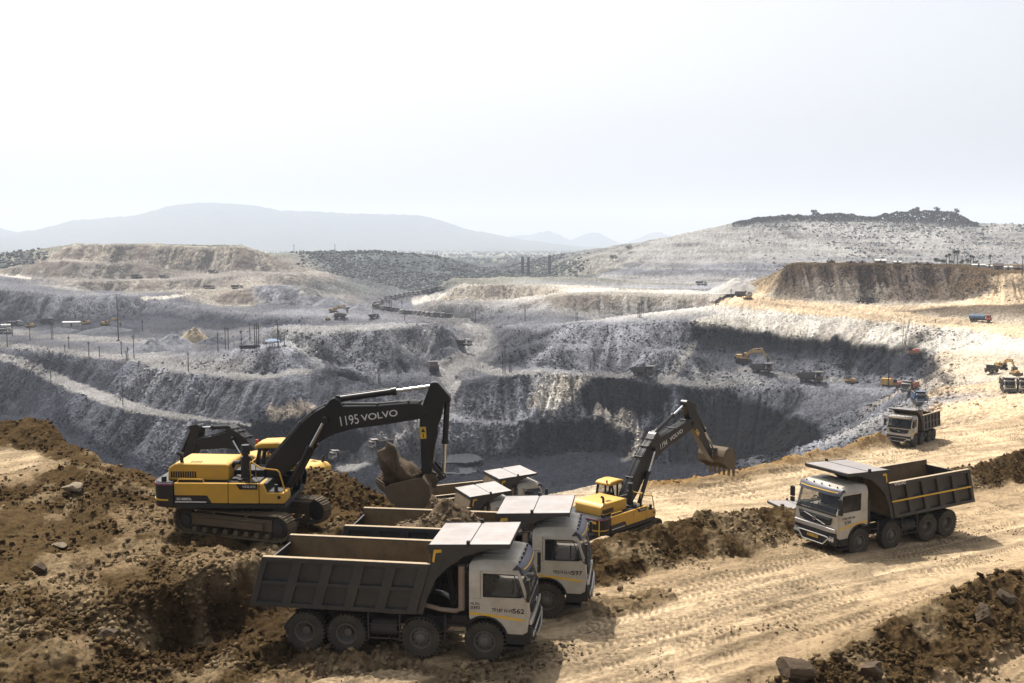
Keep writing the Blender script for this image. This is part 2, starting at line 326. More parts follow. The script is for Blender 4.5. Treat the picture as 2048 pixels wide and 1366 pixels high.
tp = np.array(TP)
Nu, Nv = 1260, 3000
t0, t1 = -0.70, 0.70
v0, v1 = math.log(12.0), math.log(2250.0)
ts = np.linspace(t0, t1, Nu); vg = np.linspace(v0, v1, Nv)
A_, B_ = 20.0, 22.0
pts = np.stack([tp[:, 0] / tp[:, 1] * A_, np.log(tp[:, 1]) * B_], 1)
co, _, fa, ov, _, _ = delaunay_2d_cdt([Vector(p) for p in pts.tolist()], [], [], 0, 1e-4)
val = np.array([tp[o[0], 2:] for o in ov]); cxy = np.array([(c[0], c[1]) for c in co])
GZ = np.full((Nu, Nv, 4), np.nan)
du, dv = A_ * (t1 - t0) / (Nu - 1), B_ * (v1 - v0) / (Nv - 1)
for f in fa:
    p = cxy[list(f)]; q = val[list(f)]
    i0 = max(0, int(math.ceil((p[:, 0].min() - A_ * t0) / du))); i1 = min(Nu - 1, int((p[:, 0].max() - A_ * t0) / du))
    j0 = max(0, int(math.ceil((p[:, 1].min() - B_ * v0) / dv))); j1 = min(Nv - 1, int((p[:, 1].max() - B_ * v0) / dv))
    if i1 < i0 or j1 < j0: continue
    x = A_ * t0 + du * np.arange(i0, i1 + 1)[:, None]; y = B_ * v0 + dv * np.arange(j0, j1 + 1)[None, :]
    d = (p[1, 1] - p[2, 1]) * (p[0, 0] - p[2, 0]) + (p[2, 0] - p[1, 0]) * (p[0, 1] - p[2, 1])
    if abs(d) < 1e-12: continue
    a = ((p[1, 1] - p[2, 1]) * (x - p[2, 0]) + (p[2, 0] - p[1, 0]) * (y - p[2, 1])) / d
    b = ((p[2, 1] - p[0, 1]) * (x - p[2, 0]) + (p[0, 0] - p[2, 0]) * (y - p[2, 1])) / d
    c = 1 - a - b; m = (a >= -1e-6) & (b >= -1e-6) & (c >= -1e-6)
    if not m.any(): continue
    w = a[..., None] * q[0] + b[..., None] * q[1] + c[..., None] * q[2]
    GZ[i0:i1 + 1, j0:j1 + 1][m] = w[m]
for j in range(1, Nv):                                     # fill the small rim outside the hull
    bad = np.isnan(GZ[:, j, 0]); GZ[bad, j] = GZ[bad, j - 1]
for j in range(Nv - 2, -1, -1):
    bad = np.isnan(GZ[:, j, 0]); GZ[bad, j] = GZ[bad, j + 1]
def blur(a, n, ax):
    k = np.ones(2 * n + 1) / (2 * n + 1)
    pad = [(0, 0)] * a.ndim; pad[ax] = (n, n); b = np.pad(a, pad, mode='edge')
    cs = np.cumsum(b, axis=ax); cs = np.concatenate([np.zeros_like(np.take(cs, [0], ax)), cs], ax)
    m = a.shape[ax]
    return (np.take(cs, range(2 * n + 1, 2 * n + 1 + m), ax) - np.take(cs, range(0, m), ax)) / (2 * n + 1)
GZ = blur(blur(GZ, 2, 0), 2, 1)

# rows spaced evenly along each column's profile as it is seen from the bench
Yv = np.exp(vg)
_, PYg = project(ts[:, None] * Yv[None], np.broadcast_to(Yv, (Nu, Nv)), GZ[..., 0])
arc = np.concatenate([np.zeros((Nu, 1)), np.cumsum(np.abs(np.diff(PYg, axis=1)) + np.diff(vg)[None] * 55, axis=1)], 1)
arc = blur(arc, 6, 0)
VIS = np.minimum.accumulate(PYg, axis=1)
Nr = 1500
V = np.empty((Nu, Nr)); 
for i in range(Nu):
    s = np.linspace(arc[i, 0], arc[i, -1], Nr); V[i] = np.interp(s, arc[i], vg)
Yr = np.exp(V); Xr = ts[:, None] * Yr
def sample(fld, V_):
    out = np.empty(V_.shape + (fld.shape[2],))
    for i in range(Nu):
        for c in range(fld.shape[2]): out[i, :, c] = np.interp(V_[i], vg, fld[i, :, c])
    return out
# ragged strata: colours looked up a little up or down the profile
wob = (fbm(Xr / 14, Yr / 14, 3, 4) - .5) * 0.009 * sstep(60, 200, Yr) + (fbm(Xr / 2.5, Yr / 2.5, 4, 3) - .5) * .008 * sstep(60, 200, Yr) + (fbm(Xr / 1.6, Yr / 1.6, 5, 3) - .5) * 0.022 * (1 - sstep(60, 160, Yr))
Zr = sample(GZ[..., :1], V)[..., 0]
ALB = sample(GZ[..., 1:], V + wob)

# fall-line streaks (line integral convolution of white noise along the slope)
Zs = blur(blur(Zr, 5, 0), 5, 1)
dXi, dXj = np.gradient(Xr); dYi, dYj = np.gradient(Yr); dZi, dZj = np.gradient(Zs)
det = dXi * dYj - dXj * dYi; det = np.where(np.abs(det) < 1e-9, 1e-9, det)
gx = (dZi * dYj - dZj * dYi) / det; gy = (dXi * dZj - dXj * dZi) / det
SLOPE = np.hypot(gx, gy)
vi = (dYj * gx - dXj * gy) / det; vj = (-dYi * gx + dXi * gy) / det
nn = np.hypot(vi, vj) + 1e-9; vi /= nn; vj /= nn
def lic(seed, n, w, q=1):   # noise smeared along the slope
    vi_, vj_ = vi[::q, ::q], vj[::q, ::q]; nu, nr = vi_.shape
    base = np.random.default_rng(seed).random((nu, nr)); base = blur(blur(base, w, 0), w, 1)
    acc = base.copy(); I0, J0 = np.meshgrid(np.arange(nu, dtype=float), np.arange(nr, dtype=float), indexing='ij')
    for sg in (1, -1):
        I, J = I0.copy(), J0.copy()
        for k in range(n):
            a = np.clip(I.astype(int), 0, nu - 1); b = np.clip(J.astype(int), 0, nr - 1)
            I += sg * vi_[a, b] * 1.6; J += sg * vj_[a, b] * 1.6
            acc += base[np.clip(I.astype(int), 0, nu - 1), np.clip(J.astype(int), 0, nr - 1)]
    hp = max(5, 16 * w // max(1, q // 2)) ; acc -= blur(blur(acc, hp, 0), 3, 1)            # keep only what varies across the slope
    acc /= np.sqrt(blur(blur(acc * acc, 3 * hp, 0), 12, 1)) + 1e-6
    if q > 1: acc = blur(blur(np.repeat(np.repeat(acc, q, 0), q, 1)[:Nu, :Nr], q // 2 + 1, 0), q // 2 + 1, 1)
    return np.clip(acc / acc.std(), -1.9, 1.9)
stop = sstep(.06, .14, SLOPE); vi *= stop; vj *= stop
ST1, ST2, ST3 = lic(1, 24, 1), lic(2, 28, 1, 2), lic(3, 26, 2, 3)
FAR = sstep(130, 220, Yr)
steep = sstep(.12, .4, SLOPE) * FAR
PX, PY = project(Xr, Yr, Zr)

# ---------------- patches of other material lying on the slopes, roads worn into them
def inside(poly, x, y):
    r = np.zeros(x.shape, bool); n = len(poly)
    for k in range(n):
        (x1, y1), (x2, y2) = poly[k], poly[(k + 1) % n]
        if y1 == y2: continue
        r ^= ((y1 > y) != (y2 > y)) & (x < (x2 - x1) * (y - y1) / (y2 - y1) + x1)
    return r
wx = (fbm(Xr / 9, Yr / 9, 31, 4) - .5) * 20 + ST1 * 2.0; wy = (fbm(Xr / 9, Yr / 9, 37, 4) - .5) * 8
wnear = (fbm(Xr / 1.1, Yr / 1.1, 41, 4) - .5) * 50
def patch(col, s, k=1.0, near=False):
    poly = [q[:2] for q in _parse(s)]; xs = [p[0] for p in poly]; ys = [p[1] for p in poly]
    ww = wnear if near else 0
    x, y = PX + (ww if near else wx), PY + (ww * .5 if near else wy)
    bb = (PX > min(xs) - 60) & (PX < max(xs) + 60) & (PY > min(ys) - 40) & (PY < max(ys) + 40) & ((Yr < 130) if near else (Yr > 130))
    m = np.zeros(PX.shape, bool); m[bb] = inside(poly, x[bb], y[bb])
    f = blur(blur(m.astype(float), 2, 0), 2, 1)[..., None] * k
    ALB[:] = ALB * (1 - f) + np.array(PAL[col]) * f
def track(col, s, k=1.0):
    P_ = _parse(s)
    d = np.full(PX.shape, 9.0)
    for (ax, ay, aw), (bx, by, bw) in zip(P_[:-1], P_[1:]):
        bb = (PX > min(ax, bx) - 40) & (PX < max(ax, bx) + 40) & (PY > min(ay, by) - 25) & (PY < max(ay, by) + 25) & (Yr > 130)
        x, y = PX[bb], PY[bb]; L2 = (bx - ax) ** 2 + (by - ay) ** 2 + 1e-9
        t = np.clip(((x - ax) * (bx - ax) + (y - ay) * (by - ay)) / L2, 0, 1)
        d[bb] = np.minimum(d[bb], np.hypot(x - ax - t * (bx - ax), y - ay - t * (by - ay)) / (aw + (bw - aw) * t))
    d += (fbm(Xr / 5, Yr / 5, 43, 3) - .5) * .35
    f = ((1 - sstep(.75, 1.15, d)) * k)[..., None]
    ALB[:] = ALB * (1 - f) + np.array(PAL[col]) * f
patch('white', "1098,748 1178,752 1150,785 1105,822 1052,818 1075,780")
patch('coal', "1180,756 1335,776 1345,800 1290,835 1225,838 1170,820 1150,790", .95)
patch('coal', "470,846 640,836 650,905 480,925", .95)
patch('white', "1180,818 1260,830 1290,868 1240,875 1200,845", .8)
patch('white', "1380,690 1395,690 1350,760 1310,765 1330,735", .8)
patch('lgrey', "1060,700 1160,660 1180,680 1100,738 1050,738", .7)
patch('pale', "1380,735 1480,745 1560,770 1480,775 1390,765", .7)
patch('tan', "362,665 395,658 412,672 380,682", .9)
patch('tan', "320,578 505,577 502,614 440,612 415,598", .8)
patch('tan', "245,562 300,560 300,585 250,588", .7)
patch('tan', "560,545 620,560 640,590 600,590", .6)
patch('mesa', "540,520 590,515 640,535 560,540", .6)
patch('cliff', "1570,530 1990,545 1985,600 1550,600", .6)
patch('brown2', "1640,555 1980,560 1985,575 1930,598 1800,604 1700,600", .6)
patch('tan', "1590,560 1700,560 1790,575 1770,603 1640,600", .5)
patch('sand', "1985,552 2080,545 2080,606 1900,612 1960,596 2000,575", .9)
patch('brown2', "1850,616 2080,606 2080,634 1880,632", .7)
patch('forest', "560,562 640,560 720,555 830,560 880,572 800,592 620,590", .7)
patch('tan', "1180,588 1250,590 1240,628 1150,625 1100,618", .4)
patch('coal2', "640,735 700,733 730,765 700,780 640,760", .6)
patch('rock', "530,815 620,800 640,830 540,838", .5)
patch('pale', "10,805 35,802 38,818 8,822", .7)
patch('white', "1260,905 1285,868 1292,870 1275,910 1245,922", .7)
patch('pale', "1115,892 1140,882 1180,902 1130,905", .8)
patch('coal', "1400,812 1480,803 1560,832 1640,862 1640,885 1560,920 1440,930 1380,880", .95)
patch('coal', "1385,650 1450,657 1550,668 1650,681 1750,692 1850,702 1850,712 1740,708 1600,700 1480,698 1395,682", .9)
patch('coal', "1030,850 1150,838 1225,845 1265,870 1260,915 1150,905 1010,915 1000,880", .9)
patch('coal2', "640,925 960,925 1300,940 1500,925 1500,975 600,975", .8)
patch('coal2', "1600,705 1870,715 1910,770 1820,760 1700,740", .6)

patch('pale', "270,700 330,690 340,705 300,716", .8)
# slopes of raw dark shale, pale tipped faces, trodden yards
patch('lgrey', "570,672 660,666 760,656 880,650 905,668 850,735 760,752 620,735", .7)
patch('lgrey', "1040,700 1150,655 1375,646 1385,690 1340,758 1200,742 1060,740", .75)
patch('dgrey', "-60,700 60,712 150,730 225,752 215,778 120,752 40,726 -60,722", .8)
patch('dgrey', "-60,730 60,748 110,775 100,838 -60,838", .75)
patch('grey', "110,775 200,812 300,838 420,850 450,930 330,945 230,900 150,850", .5)
patch('lgrey', "300,850 440,852 460,930 400,945 340,935", .45)
patch('lgrey', "225,775 300,722 360,748 460,762 520,765 480,838 400,832 300,818 240,800", .55)
patch('pale', "300,722 345,742 300,790 245,790", .5)
patch('dgrey', "-60,672 100,682 260,698 270,712 150,706 -60,690", .6)
patch('coal2', "90,655 200,652 285,655 280,672 180,672 100,664", .5)
patch('coal2', "-60,636 100,640 280,634 300,642 120,648 -60,648", .5)
patch('lgrey', "-60,582 130,590 300,592 330,605 300,628 100,636 -60,632", .55)
patch('dgrey', "20,600 70,590 60,635 10,635", .5)
patch('dgrey', "390,612 470,640 520,655 440,662 400,650", .7)
patch('dgrey', "400,686 450,690 440,702 395,704", .6)
patch('coal2', "225,742 240,752 215,778 205,770", .5)
patch('pale', "565,668 660,672 640,725 590,712", .7)
patch('dgrey', "612,672 650,676 690,735 655,738", .7)
patch('dgrey', "700,668 760,664 830,735 760,750 715,712", .45)
patch('pale', "840,668 880,668 850,722 800,705", .5)
patch('dgrey', "880,650 905,668 890,700 850,722 872,690", .7)
patch('dgrey', "985,655 1060,660 1110,680 1050,738 985,738 1000,690", .75)
patch('dgrey', "930,770 1020,760 1060,820 1010,860 940,840 915,800", .4)
patch('lgrey', "935,850 1050,856 1010,905 950,905", .6)
patch('lgrey', "1140,668 1360,660 1370,700 1300,745 1120,738", .5)
patch('dgrey', "1240,672 1320,668 1300,700 1230,715", .15)
patch('dgrey', "560,765 700,770 780,790 700,815 560,810", .6)
patch('dgrey', "760,690 850,720 860,735 800,742", .5)
patch('coal2', "1360,690 1470,700 1480,740 1400,732", .55)
patch('dgrey', "1480,790 1640,775 1790,792 1700,840 1600,830", .45)
patch('coal2', "1700,706 1840,712 1880,740 1850,762 1720,742", .6)
patch('hill', "1240,500 1440,470 1540,450 1500,520 1300,540", .5)
patch('dgrey', "560,600 690,596 820,592 860,602 760,612 700,606", .5)
track('lroad', "-60,702,7 0,713,7 60,733,10 110,757,11 200,793,13 260,813,11 330,830,7 420,840,4 500,850,3")
track('lroad', "-60,686,6 0,690,6 100,701,6 200,711,6 270,718,7 320,726,10 380,740,10 470,751,6 540,754,5 620,742,5")
track('road', "250,678,5 320,682,5 400,690,6 470,665,8 520,655,6", .8)
track('lroad', "-60,660,5 30,664,6 140,676,6 240,682,6 290,683,5", .9)
track('lroad', "820,628,6 870,634,8 930,648,14 968,672,17 960,692,16 930,716,18 895,738,20 890,752,16 908,770,15 895,792,14 860,822,12 800,862,13 735,912,20 690,925,22")
track('lroad', "930,722,10 970,738,9 1010,748,7 1100,745,4", .9)
track('lroad', "1190,750,4 1240,751,6 1300,758,7 1400,770,7 1470,770,4", .8)
track('lroad', "1480,738,5 1540,746,7 1620,757,6 1700,762,5", .8)
track('pale', "575,668,5 640,664,6 700,660,6 760,652,5", .9)
track('road', "700,612,6 760,603,7 800,597,6 860,588,6 900,576,4", .7)
track('road', "770,622,5 800,630,6 850,640,7 930,645,7", .7)
track('pale', "870,600,3 1000,608,3 1100,622,3 1200,638,4", .9)
track('white', "830,602,8 900,588,4", .7)
track('white', "-40,546,3 20,551,3 60,557,3", .9)
track('lroad', "110,575,3 150,580,4 190,588,3", .9)
track('white', "285,597,4 330,596,3 380,588,3", .9)
track('sand', "1480,594,6 1540,602,6 1600,609,6 1700,617,6 1800,630,6 1870,640,7 1960,650,8 2080,664,10", .9)
track('sand2', "1490,600,2 1560,611,2 1650,618,2", .6)
track('lroad', "1650,885,9 1740,855,10 1800,828,10 1840,800,9", .8)
track('lgrey', "900,846,1.5 980,846,1.5 1060,844,1.5", .8)
# the near bench
patch('sand', "-60,905 60,905 90,915 60,938 -60,950", 1, True)
patch('sand2', "-60,948 60,945 70,958 -60,970", .8, True)
patch('sand2', "150,1290 180,1265 190,1310 150,1340", .4, True)
patch('sand2', "380,1100 560,1085 600,1100 480,1135 340,1140", .35, True)
patch('sand2', "210,1030 330,1010 380,1050 250,1075", .35, True)
patch('sand2', "60,1150 200,1090 350,1110 240,1150 120,1180", .35, True)
patch('pale', "1440,566 1480,563 1500,580 1440,584", .8)
patch('sand2', "1250,1180 1400,1150 1380,1175 1260,1200", .3, True)
patch('brown2', "1180,1196 1300,1172 1360,1200 1250,1225 1180,1230", .8, True)
patch('brown2', "560,1290 900,1330 1080,1366 700,1380 480,1370", .6, True)
patch('sand', "560,1366 760,1335 900,1350 640,1400", .7, True)
# ---------------- relief: clods, ruts, rills, blasted rock
NEAR = 1 - sstep(105, 150, Yr)
lum = ALB.mean(-1)
soft = sstep(.15, .26, lum) * NEAR                          # compacted road
clod = (1 - soft) * NEAR
ca, sa = .80, .60                                           # wheel ruts follow the road's run
spk_ = fbm(Xr / .33, Yr / .33, 67, 3, .6)
al, ac = Xr * ca + Yr * sa, -Xr * sa + Yr * ca
bend = (fbm(al / 30, ac / 30, 52, 2) - .5) * 6
rut = fbm((ac + bend) * 1.5, al * .05, 51, 4)
rut2 = fbm((ac + bend * 1.6 + al * .18) * 2.6, al * .09, 53, 3)
big = fbm(Xr / 2.6, Yr / 2.6, 61, 4); med = fbm(Xr / .8, Yr / .8, 62, 4)
bil = np.abs(fbm(Xr / .45, Yr / .45, 63, 3) - .5) * 2
Zr = Zr + clod * ((big - .5) * .8 + (med - .5) * .55 - bil * .22 + (spk_ - .5) * .20 + np.abs(fbm(Xr / .22, Yr / .22, 69, 2) - .5) * -.16 + .07) * np.clip((CAMZ - Zr) / 13, .3, 1)
Zr = Zr + soft * ((rut - .5) * .26 + (rut2 - .5) * .15 + (spk_ - .5) * .05 + (med - .5) * .06)
dist = np.clip(Yr / 420, .6, 1.7)
rock = fbm(Xr / 7, Yr / 7, 71, 5, .6); fine = fbm(Xr / 1.7, Yr / 1.7, 72, 4, .6)
flat = 1 - sstep(.05, .22, SLOPE)
rough = FAR * (1 - .8 * flat)
hillm = (PX > 1190) & (Yr > 860)                           # the old tip was laid in lifts: a ledge every few metres
Zr = np.where(hillm, Zr - .80 * 7.5 / 6.283 * np.sin(6.283 * (Zr + (rock - .5) * 3) / 7.5), Zr)
heaps = np.abs(fbm(Xr / 24, Yr / 24, 75, 3) - .5) * 2
Zr = Zr + rough * dist ** .7 * ((rock - .5) * 1.5 + (fine - .5) * 1.7 + blur(blur(steep, 7, 0), 7, 1) ** 2 * (ST1 * .55 + ST2 * .70 + ST3 * .62)) + FAR * flat * ((fine - .5) * .9 + (.3 - heaps) * 1.5)
greyrock = sstep(.05, .02, ALB[..., 0] - ALB[..., 2]) * FAR * (Yr < 780)
ALB = ALB * (1 - .22 * greyrock)[..., None]
# ---------------- albedo: dust and painted sunlight on flats, damp, stripes of tipped spoil
m3 = lambda a: a[..., None]
ALB = ALB * m3(1 + NEAR * ((med - .5) * .55 + (big - .5) * .45))
spk = fbm(Xr / .33, Yr / .33, 67, 3, .6); tread = .5 + .5 * np.sin(al * 26 + np.sin(ac * 9) * 1.5)
lane = sstep(.55, .68, fbm((ac + bend) * 1.9, al * .035, 68, 3))
dk = sstep(.50, .70, rut) * .50 + sstep(.54, .72, rut2) * .36 + sstep(.58, .74, spk) * (.25 + .5 * sstep(.45, .6, rut)) + lane * tread * .30
blot = sstep(.5, .66, fbm(Xr / 7, Yr / 7, 65, 4))
ALB = ALB * m3(1 - soft * np.clip(dk + .25 * blot, 0, .8) * .62)
pale = sstep(.56, .70, fbm(Xr / 1.5, Yr / 2.2, 66, 4)) * clod
ALB = ALB * m3(1 - .45 * pale) + np.array((.30, .225, .135)) * m3(.45 * pale)
grit = fbm(Xr / .55, Yr / .55, 73, 3, .7)
wide = fbm(Xr / 45, Yr / 45, 74, 3)
k = 1 + FAR * ((rock - .5) * .5 + (wide - .5) * 1.3 + (fine - .5) * .7 + (grit - .5) * 1.35) + steep * (ST1 * .18 + ST2 * .20 + ST3 * .24)
ALB = ALB * m3(np.clip(k, .35, 1.9))
dusty = FAR * (1 - sstep(.06, .20, SLOPE)) * sstep(.03, .09, lum) * (Yr < 900) * .12        # flats paler: bench dust, with their stronger sunlight put into the colour
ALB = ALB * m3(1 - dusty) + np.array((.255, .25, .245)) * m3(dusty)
lift = np.exp(-((((Zr + (rock - .5) * 2.5) / 7.5 + .25) % 1 - .5) / .10) ** 2) * hillm * .55
ALB = ALB * m3(1 - lift) + np.array((.34, .32, .285)) * m3(lift)
# tips of mixed soil: alternate pale and rusty tongues down the slope
warm = sstep(.02, .06, ALB[..., 0] - ALB[..., 2]) * FAR * steep
pk = np.where((PX > 1500) & (Yr > 455) & (Yr < 870), .12, .6)
tng, tn2 = sstep(.1, .9, ST3 + .5 * ST2), sstep(.1, 1.0, -ST3 - .45 * ST2)
ALB = ALB * m3(1 - warm * tng * .75) + np.array((.135, .11, .09)) * m3(warm * tng * .75)
ALB = ALB * m3(1 - warm * tn2 * pk) + np.array((.40, .345, .27)) * m3(warm * tn2 * pk)
ALB = np.clip(ALB, .012, .85)

def ground(x, y):
    """height of the relief under a point of the plan"""
    i = (x / y - t0) / (t1 - t0) * (Nu - 1); i0 = int(max(0, min(Nu - 2, math.floor(i)))); f = i - i0
    v = math.log(y)
    a = np.interp(v, V[i0], Zr[i0]); b = np.interp(v, V[i0 + 1], Zr[i0 + 1])
    return float(a * (1 - f) + b * f)
def seat(px, py, ymin=130):
    """first spot of the relief beyond ymin that the line of sight through a picture point meets"""
    dx, dy, dz = ray(px, py); t = dx / dy
    i = int(max(0, min(Nu - 1, round((t - t0) / (t1 - t0) * (Nu - 1)))))
    yy = np.exp(np.linspace(math.log(ymin), v1 - .01, 3000)); zz = np.interp(np.log(yy), V[i], Zr[i])
    hit = np.nonzero(zz >= CAMZ + dz / dy * yy)[0]
    y = float(yy[hit[0]]) if len(hit) else float(yy[-1])
    return Vector((t * y, y, ground(t * y, y)))


# ---------------- tyre and grouser prints pressed into the near ground
def prints(path, gauge, w, tread, ymin=18, depth=.05, dark=.45, pitch=.34):
    P_ = [seat(px, py, ymin) for px, py in path]; q = np.array([(p.x, p.y) for p in P_])
    s_ = np.concatenate([[0], np.cumsum(np.hypot(*np.diff(q, axis=0).T))]); n = max(8, int(s_[-1] / .8)); u = np.linspace(0, s_[-1], n)
    k_ = np.ones(5) / 5; cx = np.interp(u, s_, q[:, 0]); cy_ = np.interp(u, s_, q[:, 1])
    cx[2:-2] = np.convolve(cx, k_, 'valid'); cy_[2:-2] = np.convolve(cy_, k_, 'valid')
    tx, ty = np.gradient(cx), np.gradient(cy_); l = np.hypot(tx, ty) + 1e-9; tx, ty = tx / l, ty / l
    for sg in ((-.5, .5) if gauge else (0,)):
        ax_, ay_ = cx - ty * gauge * sg, cy_ + tx * gauge * sg
        for i in range(n - 1):
            x0, x1 = sorted((ax_[i], ax_[i + 1])); y0, y1 = sorted((ay_[i], ay_[i + 1]))
            bb = np.nonzero((Yr > y0 - w) & (Yr < y1 + w) & (Xr > x0 - w) & (Xr < x1 + w))
            if not len(bb[0]): continue
            dx, dy = ax_[i + 1] - ax_[i], ay_[i + 1] - ay_[i]; L2 = math.hypot(dx, dy); dx, dy = dx / L2, dy / L2
            X, Y = Xr[bb] - ax_[i], Yr[bb] - ay_[i]; t = X * dx + Y * dy; c = -X * dy + Y * dx
            m = (t >= 0) & (t < L2) & (np.abs(c) < w); e = 1 - sstep(w * .7, w, np.abs(c))
            lug = .5 + .5 * np.sign(np.sin((u[i] + t + (np.abs(c) * .9 if tread == 'v' else 0)) * 6.283 / pitch))
            brk = sstep(.35, .5, vnoise((Xr[bb]) * .45, (Yr[bb]) * .45, 7))
            TRK_Z[bb] = np.where(m, -depth * e * (.35 + .65 * lug) * brk, TRK_Z[bb]); TRK_A[bb] = np.where(m, e * brk * (lug - .25) * dark, TRK_A[bb])
TRK_Z, TRK_A = np.zeros_like(Xr), np.zeros_like(Xr)
for pth in [[(660, 1400), (900, 1330), (1200, 1225), (1600, 1125), (2100, 1010)], [(1000, 1420), (1350, 1270), (1700, 1165), (2100, 1060)], [(1240, 1400), (1500, 1270), (1800, 1180), (2100, 1095)], [(880, 1420), (1150, 1300), (1420, 1205), (1700, 1120), (1900, 1070)], [(1090, 1400), (1180, 1290), (1300, 1225), (1480, 1170), (1650, 1125)], [(1400, 1400), (1480, 1340), (1700, 1230), (1950, 1140), (2100, 1090)], [(1170, 1240), (1300, 1255), (1500, 1330), (1560, 1400)]]: prints(pth, 2.05, .30, 'v')
for pth in [[(330, 1400), (420, 1335), (510, 1280), (570, 1250)], [(560, 1390), (700, 1340), (850, 1310)], [(1830, 1400), (1960, 1345), (2100, 1280)]]: prints(pth, 2.05, .30, 'v', dark=.3)
for pth in [[(1240, 1010), (1400, 990), (1600, 948), (1800, 905), (1900, 880), (2080, 850)], [(1300, 1003), (1500, 975), (1700, 930), (1880, 893), (2080, 862)], [(1420, 1000), (1650, 955), (1850, 910), (1960, 885), (2080, 868)]]: prints(pth, 2.05, .42, 'v', ymin=49, depth=.12, dark=.5, pitch=.8)
for pth in [[(430, 1100), (560, 1092), (680, 1078)], [(225, 1000), (300, 1045), (380, 1075)], [(150, 1330), (175, 1270), (160, 1200), (200, 1120)], [(455, 1400), (540, 1375), (600, 1365)]]: prints(pth, 0, .32, 'g', depth=.10, dark=-.55, pitch=.30)
Zr = Zr + TRK_Z * NEAR; ALB = np.clip(ALB * m3(1 - TRK_A * NEAR), .012, .85)

def grid_mesh(name, sel, material):
    ii, jj = np.nonzero(sel)
    idx = np.full((Nu, Nr), -1, np.int64)
    used = np.zeros((Nu, Nr), bool)
    for a, b in ((0, 0), (1, 0), (0, 1), (1, 1)): used[ii + a, jj + b] = True
    n = int(used.sum()); idx[used] = np.arange(n)
    co_ = np.stack([Xr[used], Yr[used], Zr[used]], 1)
    q = np.stack([idx[ii, jj], idx[ii + 1, jj], idx[ii + 1, jj + 1], idx[ii, jj + 1]], 1)
    me = bpy.data.meshes.new(name)
    me.vertices.add(n); me.vertices.foreach_set('co', co_.ravel())
    me.loops.add(q.size); me.loops.foreach_set('vertex_index', q.ravel().astype(np.int32))
    me.polygons.add(len(q)); me.polygons.foreach_set('loop_start', np.arange(0, q.size, 4, dtype=np.int32))
    me.update(calc_edges=True)
    me.polygons.foreach_set('use_smooth', np.ones(len(q), bool))
    at = me.attributes.new('albedo', 'FLOAT_COLOR', 'POINT')
    at.data.foreach_set('color', np.concatenate([ALB[used], np.ones((n, 1))], 1).astype(np.float32).ravel())
    me.materials.append(material)
    o = bpy.data.objects.new(name, me); COL.objects.link(o); tag(o, kind='structure')
    return o
M_soil = terrain_mat('churned soil', 2.2, .16, 4.5, .05, .22)
M_rock = terrain_mat('blasted rock', .55, .75, .9, .30, .50)
M_far = terrain_mat('old spoil', .10, 2.6, .16, 1.0, .28)
cX, cY, cPX = Xr[:-1, :-1], Yr[:-1, :-1], PX[:-1, :-1]
s_near = cY < 128
s_plat = (cPX > 1500) & (cY > 455) & (cY < 870) & ~s_near
s_hill = (cPX > 1190) & (cY >= 870) | (cPX > 1500) & (cY >= 870)
s_tip = (cPX < 700) & (cY > 705) & (cY < 1500)
s_wood = ~s_hill & ~s_tip & (cY > 1000)
s_pit = ~(s_near | s_plat | s_hill | s_tip | s_wood)
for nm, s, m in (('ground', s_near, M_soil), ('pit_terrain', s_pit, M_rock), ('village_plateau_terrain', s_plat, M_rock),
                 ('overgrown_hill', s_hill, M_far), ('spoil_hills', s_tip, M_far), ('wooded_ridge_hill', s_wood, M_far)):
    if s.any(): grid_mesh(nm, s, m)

# ---------------- plain to the horizon and the far hills
def far_sheet(name, P_, faces, cols, material):
    me = bpy.data.meshes.new(name); me.from_pydata([tuple(p) for p in P_], [], faces); me.update()
    at = me.attributes.new('albedo', 'FLOAT_COLOR', 'POINT')
    at.data.foreach_set('color', np.concatenate([np.asarray(cols, float), np.ones((len(P_), 1))], 1).astype(np.float32).ravel())
    for p in me.polygons: p.use_smooth = True
    me.materials.append(material); o = bpy.data.objects.new(name, me); COL.objects.link(o); return tag(o, kind='structure')
def gridfaces(a, b): return [(i * b + j, (i + 1) * b + j, (i + 1) * b + j + 1, i * b + j + 1) for i in range(a - 1) for j in range(b - 1)]
gx_, gy_ = np.meshgrid(np.linspace(-19000, 19000, 220), np.linspace(2150, 19400, 160), indexing='ij')
pz = -33 + (fbm(gx_ / 500, gy_ / 500, 81, 3) - .5) * 8
fl = fbm(gx_ / 420, gy_ / 260, 82, 4); fl = sstep(.46, .56, fl)[..., None]
pc = np.array((.24, .22, .16)) * (1 - fl) + np.array((.06, .075, .05)) * fl
M_plain = terrain_mat('plain and scrub', .02, 5, .03, 2, .25)
far_sheet('plain', np.stack([gx_, gy_, pz], -1).reshape(-1, 3), gridfaces(220, 160), pc.reshape(-1, 3), M_plain)
